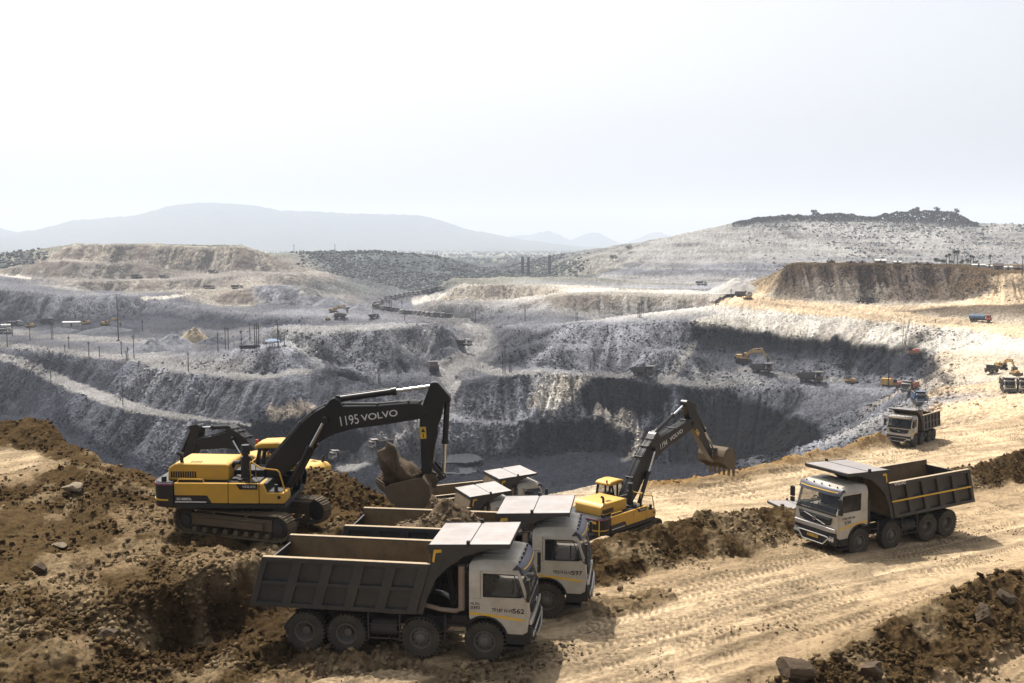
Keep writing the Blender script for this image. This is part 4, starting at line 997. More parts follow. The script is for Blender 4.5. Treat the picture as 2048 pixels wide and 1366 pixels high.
    mb = MB(); mb.tube([(4.70, -.9, .98), (4.72, -.6, .66), (4.72, .6, .66), (4.70, .9, .98)], .03, 6); mb.tube([(4.70, -.86, 1.0), (4.71, -.7, 1.03), (4.71, .7, 1.03), (4.70, .86, 1.0)], .025, 6); mb.build('bull_bar', M_silver, bmp)
    for c in T.children:                                    # tall cab, guard well above its roof
        nm = c.name.split('.')[0]
        for o in [c] + list(c.children):
            if nm in ('cab', 'door', 'mirror', 'sun_visor'):
                for v in o.data.vertices: v.co.z += max(0, v.co.z - 2.02) * .17
            if nm in ('cab_guard', 'tipping_body'):
                for v in o.data.vertices: v.co.z += .33 * min(1, max(0, v.co.z - 3.06) / .2)
    return T
TIP = make_tipper()
PLATES = []
def child(T, name, k=0):
    return [c for c in T.children if c.name.split('.')[0] == name][k]
def tipper_marks(T, line, number, side, second=None, brand=False, plate=None, stripe=False):
    """hand painted fleet numbers on the door, as on each real truck"""
    sg = side; al = (1, 0, 0) if sg < 0 else (-1, 0, 0); door = child(T, 'door', 0 if sg < 0 else 1); y = sg * 1.236
    if side < 0:
        writing('fleet_number', line, .16, frame((3.72, y, 1.68), al, (0, 0, 1)), M_inkb, door, w=.68, bold=.012)
        writing('fleet_number', number, .21, frame((4.22, y, 1.68), al, (0, 0, 1)), M_inkb, door, w=.36, bold=.02)
    else:
        writing('fleet_number', line, .15, frame((3.86, y, 1.83), al, (0, 0, 1)), M_inkb, door, w=.78, bold=.012)
        writing('fleet_number', number, .20, frame((3.90, y, 1.65), al, (0, 0, 1)), M_inkb, door, w=.42, bold=.02)
    if second:
        for k, (t, sz) in enumerate(second): writing('registration', t, sz, frame((2.86, sg * 1.224, 1.86 - .13 * k), al, (0, 0, 1)), M_inkb, child(T, 'cab'), w=.30, bold=.015)
    b = child(T, 'tipping_body')
    if brand: writing('maker_lettering', 'VOLVO', .17, frame((.75, sg * 1.315, 2.99), al, (0, 0, 1)), M_white, child(T, 'top_rail', 0 if sg < 0 else 1), w=.75, bold=.02)
    if stripe:
        mb = MB(); y0, y1 = sorted((sg * 1.302, sg * 1.307)); mb.prism([(-4.21, 2.18), (1.2, 2.18), (1.22, 2.25), (-4.19, 2.25)], y0, y1); o = mb.build('yellow_stripe', M_stripe, b); o['own'] = 1
    if plate:
        mb = MB(); mb.box(4.72, 4.73, -.32, .32, .84, .96); p = mb.build('number_plate', M_stripe, child(T, 'bumper')); p['own'] = 1
        writing('plate_number', plate, .085, frame((4.733, 0, .90), (0, 1, 0), (0, 0, 1)), M_inkb, child(T, 'bumper'), w=.56, bold=.01)
# ================================================================== CRAWLER EXCAVATOR (x forward, origin on the ground under the swing)
def zp(zx, zy): return ((zx / 3.2 - 210) / 50, (324 - zy / 3.2) / 50)
def seg_frame(pts, a, b):
    """outline points expressed along the pin-to-pin axis a->b"""
    ax, az = b[0] - a[0], b[1] - a[1]; l = math.hypot(ax, az); ax, az = ax / l, az / l
    return [((p[0] - a[0]) * ax + (p[1] - a[1]) * az, -(p[0] - a[0]) * az + (p[1] - a[1]) * ax) for p in pts], l
_foot, _tip, _bot = zp(800, 660), zp(1790, 255), zp(1810, 690)
BOOM, BL = seg_frame([zp(*q) for q in [(765, 665), (770, 610), (870, 490), (1000, 340), (1085, 268), (1165, 225), (1195, 185), (1225, 168), (1262, 195), (1275, 228), (1500, 222), (1700, 203), (1775, 205), (1812, 235), (1815, 275), (1790, 300), (1770, 305), (1500, 350), (1330, 372), (1210, 410), (1115, 465), (1000, 565), (930, 645), (860, 700), (800, 700)]], _foot, _tip)
BPT = dict(armcyl=zp(1238, 196), boomcyl=zp(1165, 312), num=zp(1316, 318), brand=zp(1515, 284), l1=zp(1290, 340), l2=zp(1540, 300))
BPT = {k: seg_frame([v], _foot, _tip)[0][0] for k, v in BPT.items()}
ARM, AL = seg_frame([zp(*q) for q in [(1840, 72), (1862, 66), (1890, 70), (1965, 160), (1966, 190), (1928, 200), (1906, 300), (1886, 352), (1886, 400), (1870, 470), (1852, 600), (1838, 690), (1822, 722), (1795, 715), (1780, 660), (1776, 560), (1770, 300), (1788, 225), (1800, 185), (1828, 110)]], _tip, _bot)
APT = {k: seg_frame([zp(*v)], _tip, _bot)[0][0] for k, v in dict(armcyl=(1858, 95), bucyl=(1945, 185), link=(1845, 600), sign=(1792, 395)).items()}
def xf(pt, org, th): return (org[0] + pt[0] * math.cos(th) - pt[1] * math.sin(th), org[1] + pt[0] * math.sin(th) + pt[1] * math.cos(th))

def ram(E, name, a, b, y, r, rod, k=.58, col=None):
    """hydraulic ram between two pins of the working plane"""
    A, B = Vector((a[0], y, a[1])), Vector((b[0], y, b[1])); m = A.lerp(B, k)
    mb = MB(); mb.cyl(A, m, r, n=14, mi=0); mb.cyl(A.lerp(B, k - .04), A.lerp(B, k + .015), r * 1.22, n=14, mi=0); mb.cyl(A + Vector((0, -.12, 0)), A + Vector((0, .12, 0)), r * 1.25, n=12, mi=0); mb.cyl(B + Vector((0, -.12, 0)), B + Vector((0, .12, 0)), r * 1.05, n=12, mi=0)
    mb.tube([A.lerp(B, .08) + Vector((0, 0, r + .02)), A.lerp(B, k - .06) + Vector((0, 0, r + .02))], .02, 5, 0)
    o = mb.build(name, col or M_black, E)
    mb = MB(); mb.cyl(m, B, r * .56, n=12); mb.build('rod', M_chrome, o)
def track_mesh():
    R_, L_, zc = .50, 2.12, .56
    peri = []
    for t in np.linspace(-math.pi / 2, math.pi / 2, 12): peri.append((L_ + R_ * math.cos(t), zc + R_ * math.sin(t)))
    for x in np.linspace(L_, -L_, 16)[1:-1]: peri.append((x, zc + R_ - .05 * math.cos(x / L_ * 1.57)))
    for t in np.linspace(math.pi / 2, 3 * math.pi / 2, 12): peri.append((-L_ + R_ * math.cos(t), zc + R_ * math.sin(t)))
    peri.append(peri[0]); P_ = np.array(peri); s = np.concatenate([[0], np.cumsum(np.hypot(*np.diff(P_, axis=0).T))]); n = 50
    mb = MB()
    for k in range(n):
        u = s[-1] * k / n; p = [np.interp(u, s, P_[:, i]) for i in (0, 1)]; q = [np.interp((u + .02) % s[-1], s, P_[:, i]) for i in (0, 1)]
        t = math.atan2(q[1] - p[1], q[0] - p[0]); M = Matrix.Translation((p[0], 0, p[1])) @ Matrix.Rotation(-t, 4, 'Y')
        w = s[-1] / n * .47
        mb.box(-w, w, -.3, .3, -.02, .015, 0, M); mb.box(-w, -w + .03, -.3, .3, -.055, -.015, 0, M); mb.box(0, .025, -.3, .3, -.045, -.015, 0, M); mb.box(-w * .9, w * .9, -.1, .1, .01, .09, 0, M)
    return mb.mesh('track', W_worn, smooth=0)
TRACK = track_mesh()
def make_excavator(yellow, boomcol, tip, bot, bu, yaw=0, detail=True, bscale=1.0):
    E = empty('excavator'); foot = (.8, 2.36)
    # undercarriage
    for sgn in (-1, 1):
        cyaw, syaw = math.cos(yaw), math.sin(yaw); y = sgn * 1.37; loc = (-y * syaw, y * cyaw, 0)
        tr = link('track', TRACK, E, loc, (0, 0, yaw))
        mb = MB(); mb.box(-1.85, 1.85, -.2, .2, .38, .86); mb.box(-1.6, 1.6, -.27, .27, .72, .80); mb.box(-1.5, 1.5, -.30, -.26, .42, .70)
        for k in range(8): mb.cyl((-1.7 + .48 * k, -.26, .22), (-1.7 + .48 * k, .26, .22), .12, n=10)
        for k in (-.8, .7): mb.cyl((k, -.2, .95), (k, .2, .95), .09, n=10)
        mb.build('track_frame', W_worn, tr, bevel=.02)
        for x in (-2.12, 2.12):
            mb = MB(); mb.lathe([(.0, -.2), (.20, -.2), (.22, -.14), (.36, -.12), (.40, -.08), (.40, .08), (.36, .12), (.22, .14), (.2, .2), (0, .2)], (x, 0, .56), 22); mb.build('idler_wheel', M_dark, tr)
    mb = MB(); M = Matrix.Rotation(yaw, 4, 'Z'); mb.box(-1.3, 1.3, -.75, .75, .55, 1.0, 0, M); mb.box(-.9, .9, -1.15, 1.15, .5, .85, 0, M); mb.cyl((0, 0, .9), (0, 0, 1.24), .72, n=28); mb.build('undercarriage', M_dark, E, bevel=.03)
    # upper works
    def plan(y0, y1, x0, x1, r):                            # plan outline with rounded rear
        pts = [(x1, y0), (x1, y1)]
        for t in np.linspace(0, 1, 9): a = lerp(math.pi / 2, 3 * math.pi / 2, t); pts.append((x0 + r + r * math.cos(a) * 1.0, (y0 + y1) / 2 + (y1 - y0) / 2 * math.copysign(abs(math.sin(a)) ** .35, math.sin(a))))
        return pts
    mb = MB(); mb.prism(plan(-1.60, 1.60, -3.62, -2.66, .55), 1.22, 2.24, 0, 'z'); cw = mb.build('counterweight', M_black, E, bevel=.06)
    mb = MB(); mb.prism(plan(-1.615, 1.615, -3.635, -2.9, .56), 1.50, 1.56, 0, 'z'); mb.build('yellow_line', M_stripe, cw)
    if detail:
        mb = MB(); mb.prism(plan(-1.612, 1.612, -3.632, -2.7, .56), 2.12, 2.18, 0, 'z'); mb.build('magenta_band', M_mag, cw)
    mb = MB(); mb.box(-2.66, 1.72, -1.60, 1.60, 1.20, 1.40, 0); mb.box(-2.66, 1.0, -1.5, 1.5, 1.40, 2.20, 0); mb.build('deck', M_blackm, E, bevel=.02)
    for sgn in (-1, 1):
        ya, yb = sorted((sgn * 1.50, sgn * 1.63)); P0_ = MB()
        P0_.prism([(-2.64, 1.72), (-1.35, 1.72), (-1.18, 1.42), (-.52, 1.42), (-.52, 2.22), (-2.64, 2.22)], ya, yb, 0)
        P0_.build('side_panel', yellow, E, bevel=.02)
        P0_ = MB(); P0_.prism([(-.50, 1.42), (.70, 1.42), (.70, 2.22), (-.50, 2.22)], ya, yb, 0); sp = P0_.build('side_panel', yellow, E, bevel=.02)
        P0_ = MB(); P0_.prism([(-2.64, 1.40), (-1.2, 1.40), (-1.36, 1.70), (-2.64, 1.70)], ya, yb, 0); lp = P0_.build('lower_panel', M_black, E, bevel=.02)
        P0_ = MB(); y0, y1 = sorted((sgn * 1.63, sgn * 1.637)); P0_.prism([(-2.62, 1.45), (-1.38, 1.45), (-1.38, 1.49), (-2.62, 1.49)], y0, y1); P0_.build('white_line', M_white, lp)
        P0_ = MB(); P0_.prism([(-.20, 2.20), (.66, 2.20), (.66, 1.98), (-.05, 1.98)], y0, y1); P0_.build('badge', M_black, sp)
        if sgn < 0:
            P0_ = MB(); P0_.prism([(.72, 1.42), (1.70, 1.42), (1.74, 1.60), (1.72, 1.86), (1.02, 1.86), (.86, 2.22), (.72, 2.22)], -1.63, -.75, 0)
            tb = P0_.build('tool_box', yellow, E, bevel=.03)
            P0_ = MB(); P0_.box(.98, 1.60, -1.58, -.82, 1.872, 1.90); P0_.cyl((1.5, -1.635, 1.68), (1.5, -1.65, 1.68), .07, n=12); P0_.build('step_tread', M_blackm, tb)
    # engine cover, deck fittings
    mb = MB(); mb.prism([(-3.05, 2.22), (-.62, 2.22), (-.62, 2.80), (-.72, 2.88), (-2.75, 2.90), (-3.02, 2.72)], -1.18, .75); hood = mb.build('engine_cover', yellow, E, bevel=.04)
    mb = MB()
    for k in range(11): mb.box(-2.92 + .095 * k, -2.86 + .095 * k, -1.195, -1.175, 2.34, 2.58)
    for k in range(4): mb.box(-2.2 + .12 * k, -2.15 + .12 * k, -1.0, -.7, 2.893, 2.906)
    mb.build('vent_slots', M_blackm, hood)
    mb = MB(); mb.tube([(-2.55, -.95, 2.88), (-2.55, -.95, 3.12), (-2.6, -.95, 3.22), (-2.72, -.95, 3.28)], .075, 9); mb.build('exhaust_pipe', M_blackm, hood)
    mb = MB(); mb.tube([(-2.55, -1.5, 2.24), (-2.5, -1.5, 2.34), (-1.55, -1.5, 2.34), (-1.5, -1.5, 2.24)], .03, 6); mb.build('grab_rail', yellow, E)
    mb = MB(); mb.box(-.6, .66, -1.45, -.55, 2.22, 2.25); mb.box(-.45, .2, -1.3, -.6, 2.25, 2.34); mb.cyl((-.1, -1.35, 2.25), (-.1, -1.35, 2.33), .09); mb.box(-.6, .6, -.5, .6, 2.2, 2.5); mb.box(-3.2, -3.05, -1.45, -1.3, 2.24, 2.42); mb.build('deck_plate', M_blackm, E)
    mb = MB(); mb.cyl((.02, -.95, 2.3), (.02, -.95, 3.15), .20, n=18); mb.cyl((.02, -.95, 3.15), (.02, -.95, 3.25), .11, n=14); mb.cyl((.02, -.95, 3.25), (.02, -.95, 3.42), .17, n=18); mb.cyl((.02, -.95, 3.44), (.02, -.95, 3.62), .19, .16, n=18); mb.tube([(-.2, -.9, 2.9), (-.5, -.7, 2.85), (-.68, -.5, 2.6)], .09, 9); mb.build('air_cleaner', M_blackm, E)
    mb = MB(); mb.tube([(.36, -1.5, 2.2), (.36, -1.5, 3.02), (.40, -1.5, 3.06), (.78, -1.5, 2.80), (1.40, -1.5, 2.74), (1.50, -1.5, 2.66), (1.70, -1.5, 1.95), (1.72, -1.5, 1.6)], .032, 7)
    mb.tube([(.36, -.8, 2.2), (.36, -.8, 3.02), (.36, -1.5, 3.02)], .03, 6); mb.build('handrail', yellow, E)
    mb = MB(); mb.box(1.30, 1.42, -1.55, -1.43, 1.9, 2.16); mb.box(.28, .34, -1.58, -1.46, 2.25, 2.75); mb.build('mirror', M_blackm, E)
    # cab
    mb = MB(); c = [(.05, 1.45), (1.72, 1.45), (1.80, 1.9), (1.60, 2.55), (1.32, 3.20), (.15, 3.20), (.02, 2.6)]
    for ya, yb in ((.58, .66), (1.50, 1.58)):
        for a, b, w in ((c[0], c[6], .14), (c[6], c[5], .14), (c[1], c[2], .1), (c[2], c[3], .1), (c[3], c[4], .1), ((.9, 1.45), (.85, 3.2), .1)): mb.beam((a[0], (ya + yb) / 2, a[1]), (b[0], (ya + yb) / 2, b[1]), yb - ya, w)
        mb.prism([c[0], c[1], c[2], (1.76, 2.02), (.04, 2.02)], ya, yb)
    mb.box(.05, .12, .66, 1.5, 1.45, 2.3); mb.box(.05, 1.7, .66, 1.5, 1.42, 1.5); mb.box(.35, .8, .85, 1.3, 1.5, 2.6)
    cab = mb.build('cab', M_blackm, E)
    mb = MB(); mb.prism([(-.05, 3.16), (1.42, 3.16), (1.48, 3.24), (1.35, 3.36), (.9, 3.43), (.2, 3.40), (-.08, 3.30)], .52, 1.64); mb.build('cab_roof', yellow, cab, bevel=.05)
    mb = MB()
    for y in (.60, 1.56): mb.add([(c[6][0], y, 2.02), (1.74, y, 2.02), (c[3][0], y, c[3][1]), (c[4][0], y, c[4][1]), (c[5][0], y, c[5][1])], [(0, 1, 2, 3, 4)])
    mb.add([(1.79, .66, 1.95), (1.79, 1.5, 1.95), (1.31, 1.5, 3.18), (1.31, .66, 3.18)], [(0, 1, 2, 3)]); mb.add([(.06, .66, 2.3), (.06, 1.5, 2.3), (.12, 1.5, 3.18), (.12, .66, 3.18)], [(0, 1, 2, 3)]); mb.build('window', M_glass, cab)
    mb = MB(); mb.cyl((-.02, .75, 3.36), (-.02, .75, 3.50), .06, n=10); mb.build('beacon', M_redp, cab)
    # boom, arm, bucket
    tb_ = math.atan2(tip[1] - foot[1], tip[0] - foot[0]); bl = math.hypot(tip[1] - foot[1], tip[0] - foot[0]); kb = bl / BL
    ta = math.atan2(bot[1] - tip[1], bot[0] - tip[0]); ka = math.hypot(bot[1] - tip[1], bot[0] - tip[0]) / AL
    mb = MB(); mb.prism([(p[0] * kb, p[1] * bscale) for p in BOOM], -.30, .30)
    bo = mb.build('boom', boomcol, E, bevel=.025, loc=(foot[0], 0, foot[1]), rot=(0, -tb_, 0))
    mb = MB()
    up = [(p[0] * kb, p[1] * bscale) for p in BOOM][1:14]
    for k, y in enumerate((-.22, -.1, .1, .22)): mb.tube([(p[0], y, p[1] + .05 + .02 * (k % 2)) for p in up[:5]] + [(p[0], y, p[1] + .05) for p in up[9:12]], .022, 5)
    for p in up[1:5] + up[9:12]: mb.box(p[0] - .03, p[0] + .03, -.28, .28, p[1] - .01, p[1] + .09)
    mb.cyl((0, -.36, 0), (0, .36, 0), .16); mb.cyl((bl, -.36, 0), (bl, .36, 0), .14, n=16); q = BPT['boomcyl']; mb.cyl((q[0] * kb, -.52, q[1] * bscale), (q[0] * kb, .52, q[1] * bscale), .12, n=16)
    mb.build('hose', M_blackm, bo)
    mb = MB(); mb.prism([(p[0] * ka, p[1]) for p in ARM], -.24, .24)
    ar = mb.build('arm', boomcol, E, bevel=.02, loc=(tip[0], 0, tip[1]), rot=(0, -ta, 0))
    al = AL * ka
    u = bu; v = (-u[1], u[0])                               # bucket: u towards the teeth, v its depth
    tbk = math.atan2(u[1], u[0])
    W = .98; sh = [(.10, -.14), (-.22, .12), (-.36, .55), (-.22, 1.0), (.18, 1.28), (.72, 1.30), (1.22, 1.02), (1.58, .62)]
    inn = [(1.56, .55), (1.18, .94), (.70, 1.22), (.22, 1.20), (-.14, .95), (-.27, .55), (-.16, .16), (.12, -.06)]
    mb = MB(); mb.prism(sh + inn, -W, W, 0)
    for y in (-W, W): mb.prism(sh + [(1.30, .34), (.55, .02)], y - .03, y + .03, 0)
    for y in (-.2, .2): mb.prism([(.12, .10), (-.10, -.16), (-.30, -.16), (-.5, .12), (-.42, .42), (-.2, .3)], y - .05, y + .05, 0)
    mb.cyl((0, -.32, -.05), (0, .32, -.05), .10); mb.cyl((-.42, -.32, .02), (-.42, .32, .02), .08)
    bk = mb.build('bucket', W_worn, E, bevel=.012, loc=(bot[0], 0, bot[1]), rot=(0, -tbk, 0))
    for k in range(6):
        y = lerp(-W + .06, W - .06, k / 5); t = MB(); t.prism([(1.50, .72), (1.42, .58), (1.60, .46), (1.95, .30), (1.72, .60)], y - .07, y + .07); t.build('tooth', W_worn, bk)
    # rams
    bp = lambda k: xf((BPT[k][0] * kb, BPT[k][1] * bscale), foot, tb_)
    ap = lambda k: xf((APT[k][0] * ka, APT[k][1]), tip, ta)
    for y in (-.43, .43): ram(E, 'boom_ram', (1.55, 1.75), bp('boomcyl'), y, .13, .08, .60)
    a = bp('armcyl'); ram(E, 'arm_ram', (a[0], a[1] + .06), ap('armcyl'), 0, .13, .08, .60, boomcol if boomcol is M_yold else None)
    hook = xf((-.42, .02), bot, tbk); lk = ap('link')
    d = math.atan2(hook[1] - lk[1], hook[0] - lk[0]); kn = xf((.55, .42), lk, ta)
    ram(E, 'bucket_ram', ap('bucyl'), kn, 0, .12, .07, .56)
    mb = MB()
    for y in (-.29, .29): mb.beam((lk[0], y, lk[1]), (kn[0], y, kn[1]), .06, .16); mb.beam((kn[0], y * .7, kn[1]), (hook[0], y * .7, hook[1]), .07, .2)
    mb.cyl((kn[0], -.34, kn[1]), (kn[0], .34, kn[1]), .09); mb.cyl((lk[0], -.34, lk[1]), (lk[0], .34, lk[1]), .09); mb.build('linkage', M_dark, E)
    E['_kb'] = kb
    return E
def exc_marks(E, number, kb=1.0, bs=1.0, rear=None, model=None):
    bo = child(E, 'boom'); rot = lambda p: frame((p[0] * kb, -.304, p[1] * bs), ((BPT['l2'][0] - BPT['l1'][0]) * kb, 0, (BPT['l2'][1] - BPT['l1'][1]) * bs), (-(BPT['l2'][1] - BPT['l1'][1]) * bs, 0, (BPT['l2'][0] - BPT['l1'][0]) * kb))
    writing('fleet_number', number, .55, rot((BPT['num'][0], BPT['num'][1])), M_white, bo, w=.74)
    writing('maker_lettering', 'VOLVO', .36, rot((BPT['brand'][0], BPT['brand'][1])), M_white, bo, w=1.48, bold=.012)
    for k in (0,):
        sp = [c for c in E.children if c.name.startswith('side_panel')][1]
        writing('maker_lettering', 'VOLVO', .12, frame((.33, -1.639, 2.09), (1, 0, 0), (0, 0, 1)), M_white, sp, w=.52, bold=.012)
    if model: writing('model_lettering', model, .13, frame((-2.25, -1.632, 1.58), (1, 0, 0), (0, 0, 1)), M_white, child(E, 'lower_panel'), w=.60, bold=.02)
    s = APT['sign']; ar = child(E, 'arm')
    mb = MB(); mb.box(s[0] - .24, s[0] + .24, -.247, -.242, s[1] - .12, s[1] + .12); sg = mb.build('warning_sign', M_stripe, ar)
    mb = MB(); mb.prism([(s[0] - .20, s[1]), (s[0] - .02, s[1] - .09), (s[0] - .02, s[1] + .09)], -.250, -.2475); mb.box(s[0] + .03, s[0] + .2, -.250, -.2475, s[1] - .02, s[1] + .02); mb.build('warning_mark', M_inkb, sg)
    if rear:
        cw = child(E, 'counterweight')
        writing('fleet_number', rear, .42, frame((-3.645, .1, 1.88), (0, -1, 0), (0, 0, 1)), M_white, cw, w=2.0)
        writing('maker_lettering', 'VOLVO', .30, frame((-3.645, .25, 1.56), (0, -1, 0), (0, 0, 1)), M_white, cw, w=1.2, bold=.014)
        mb = MB(); mb.box(-3.65, -3.643, -1.30, -.95, 1.93, 2.07); mb.build('warning_sign', M_stripe, cw)
        mb = MB(); mb.box(-3.645, -3.64, -1.55, -1.48, 1.3, 2.15); mb.build('yellow_edge', M_stripe, cw)

# ------------------------------------------------------------------ heaps of soil
def clods(mb, spots, r0, r1, mi=0, fl=.75):
    for p in spots:
        r = r0 * (r1 / r0) ** (random.random() ** 2.2); b = ICO[random.randrange(len(ICO))]
        q = Matrix.Rotation(random.random() * 6.28, 3, (random.random() - .5, random.random() - .5, 1))
        mb.add([Vector(p) + q @ Vector((v[0] * r, v[1] * r, v[2] * r * fl)) for v in b[0]], b[1], mi)
def _icos(n, sub, jag):
    out = []
    for k in range(n):
        bm = bmesh.new(); bmesh.ops.create_icosphere(bm, subdivisions=sub, radius=1)
        rr = random.Random(900 + k + 50 * sub)
        sx, sy, sz = rr.uniform(.75, 1.3), rr.uniform(.7, 1.1), rr.uniform(.6, 1.0)
        for v in bm.verts: v.co = Vector((v.co.x * sx, v.co.y * sy, v.co.z * sz)) * (1 + rr.uniform(-jag, jag))
        bm.verts.ensure_lookup_table(); out.append(([tuple(v.co) for v in bm.verts], [tuple(v.index for v in f.verts) for f in bm.faces])); bm.free()
    return out
ICO = _icos(8, 1, .28)
def heap(name, L, W, H, seed, material, label, cat, group=None, peak=(0, 0), n=44, clod=260, sharp=1.3, top=None, rmax=.20):
    """loose heap with an uneven top, origin at its foot"""
    x, y = np.meshgrid(np.linspace(-1, 1, n), np.linspace(-1, 1, n), indexing='ij')
    d = np.sqrt(np.clip(((x - peak[0] * (1 - np.abs(x))) ** 2 + (y - peak[1] * (1 - np.abs(y))) ** 2), 0, 4))
    h = np.clip(1 - d, 0, 1) ** (1 / sharp)
    X, Y = x * L / 2, y * W / 2
    z = H * h * (1 + .5 * (fbm(X / .9 + seed, Y / .9, seed, 4) - .5)) + (fbm(X / .35, Y / .35 + seed, seed + 1, 3) - .5) * .26 * np.clip(h * 4, 0, 1) - .06
    mb = MB(); mb.add(np.stack([X, Y, z], -1).reshape(-1, 3).tolist(), gridfaces(n, n))
    sp = []
    while len(sp) < clod:
        a, b = random.randrange(n), random.randrange(n)
        if h[a, b] > .03: sp.append((X[a, b], Y[a, b], z[a, b] - .01))
    clods(mb, sp, .035, rmax)
    o = mb.build(name, material, smooth=48); return tag(o, label, cat, group)
# ================================================================== THE NEAR MACHINES
G_EX, G_TR, G_LOAD = 'large excavators on the near benches', 'eight wheeled tipper trucks', 'loads of soil on the trucks'
E1 = make_excavator(M_yel, M_black, (6.99, 4.89), (7.12, 2.2), (-.985, .17), yaw=R(-17))
exc_marks(E1, '1195', model='EC480DL')
place(E1, (-10.55, 40.0, 1.50), R(-2), 'yellow and black crawler excavator with raised boom lettered 1195, loading a truck', 'excavator', G_EX)
E2 = make_excavator(M_yel, M_black, (7.75, 6.06), (10.4, 3.3), (.62, -.78), yaw=R(6), bscale=1.05)
exc_marks(E2, '1194', kb=E2['_kb'], bs=1.05, rear='EX-1194')
place(E2, (6.27, 58.6, -4.6), R(47), 'yellow excavator seen from behind, EX-1194 on its counterweight, empty bucket raised', 'excavator', G_EX)
E3 = make_excavator(M_yel, M_black, (6.9, 3.0), (8.6, .9), (-.6, -.8), yaw=R(20), detail=False)
place(E3, (-13.3, 56.0, -2.05), R(146), 'yellow excavator half hidden behind the one lettered 1195, arm lowered left', 'excavator', G_EX)

T1 = TIP; tipper_marks(T1, 'TP187 H-VE', '562', -1, second=(('NL 01L', .10), ('0392', .13)))
place(T1, (-3.80, 31.90, 0), R(-8.3), 'empty tipper truck numbered 562, nearest of all, its grey body side turned to the viewer', 'dump truck', G_TR)
def tip(p, rz, label, **k):
    c = copy_tree(TIP); place(c, p, rz, label, 'dump truck', G_TR, **k); return c
T2 = tip((-1.77, 35.5, 0), R(-7.6), 'tipper truck numbered 597, heaped with soil, beside the truck numbered 562')
tipper_marks(T2, 'TP219 H-VE', '597', -1)
T4 = tip((-4.15, 56.5, -5.0), R(24), 'loaded tipper truck right of the raised bucket of the excavator lettered 1195')
T5 = tip((-2.55, 61.1, -5.05), R(25), 'tipper truck on the pit edge with a driver at its side window')
T6 = tip((19.3, 58.0, -5.9), R(196), 'tipper truck hidden behind the berm, only its cab guard showing beside truck 536')
T7 = tip((17.43, 45.5, -.62), R(-151), 'tipper truck numbered 536 driving down the sandy road, dust brown body, shadow beneath it', pitch=R(.6))
tipper_marks(T7, 'TP205 HVE 256', '536', 1, brand=True, plate='NL 01 L 0391', stripe=True)
T8 = tip((41.6, 102.2, ground(41.6, 102.2) - .05), R(-130), 'tipper truck coming up the road on the pit edge, seen almost from the front', pitch=R(-2))
tipper_marks(T8, 'TP231 HVE', '574', 1)

def on(T, dx, dy, z=1.56):
    return T.matrix_basis @ Vector((dx, dy, z))
h2 = heap('soil_load', 4.9, 2.2, 2.15, 11, M_load, 'tall heap of brown clods filling the body of the truck numbered 597', 'soil heap', G_LOAD, peak=(.10, 0), clod=700, sharp=2.0)
h2.location = on(T2, -.85, 0); h2.rotation_euler = (0, 0, R(-7.8))
h4 = heap('soil_load', 5.0, 2.2, 2.5, 13, M_load, 'rounded ochre heap in the truck under the excavator bucket', 'soil heap', G_LOAD, peak=(.2, 0), clod=420, sharp=2.0)
h4.location = on(T4, -1.2, 0); h4.rotation_euler = (0, 0, R(24))
h7 = heap('soil_load', 4.6, 2.1, .9, 17, M_load, 'low remains of soil in the body of the truck numbered 536', 'soil heap', G_LOAD, clod=200)
h7.location = on(T7, -1.6, 0); h7.rotation_euler = (0, 0, R(-150))
h8 = heap('soil_load', 4.6, 2.1, 2.0, 19, M_load, 'pale heap in the body of the truck coming up the road', 'soil heap', G_LOAD, clod=200)
h8.location = on(T8, -1.2, 0); h8.rotation_euler = (0, 0, R(-130))
# the bucketful of the near excavator
def lump(name, outline, depth, seed, material, label, cat, y0):
    n = len(outline); cx = sum(p[0] for p in outline) / n; cz = sum(p[1] for p in outline) / n
    vs, fs, RN = [], [], 9
    for k in range(RN + 1):
        s = math.sin(math.pi * k / RN) ** .55; y = y0 + depth * (k / RN - .5)
        for p in outline: vs.append((cx + (p[0] - cx) * (s * .98 + .02), y, cz + (p[1] - cz) * (s * .98 + .02)))
    fs = [(a * n + i, a * n + (i + 1) % n, (a + 1) * n + (i + 1) % n, (a + 1) * n + i) for a in range(RN) for i in range(n)]
    fs += [tuple(range(n)), tuple(range(RN * n, RN * n + n))]
    me = bpy.data.meshes.new(name); me.from_pydata(vs, [], fs); bm = bmesh.new(); bm.from_mesh(me)
    bmesh.ops.subdivide_edges(bm, edges=bm.edges[:], cuts=2, use_grid_fill=True); bmesh.ops.recalc_face_normals(bm, faces=bm.faces)
    a = np.array([v.co for v in bm.verts]); d = (fbm(a[:, 0] * 1.6 + a[:, 1], a[:, 2] * 1.6 - a[:, 1] * .7, seed, 5, .6) - .5) * .75
    for v, q in zip(bm.verts, d): v.co += v.normal * float(q)
    bm.to_mesh(me); bm.free(); me.materials.append(material); me.polygons.foreach_set('use_smooth', [True] * len(me.polygons)); me.set_sharp_from_angle(angle=R(40))
    o = link(name, me); return tag(o, label, cat)
M_clay = mat('torn clay', (.066, .043, .023), .97, scale=1.6, var=.5, bump=.16)
bl_ = lump('bucket_load', [(5.10, 2.02), (5.12, 2.6), (5.32, 3.15), (5.55, 3.48), (5.85, 3.32), (6.05, 2.95), (6.5, 2.7), (6.9, 2.35), (7.0, 1.9), (6.9, 1.6), (6.2, 1.3), (5.5, 1.5)], 1.85, 5, M_clay, 'torn lump of brown clay heaped in the bucket of the excavator lettered 1195', 'soil lump', 0)
bl_.matrix_basis = E1.matrix_basis.copy()

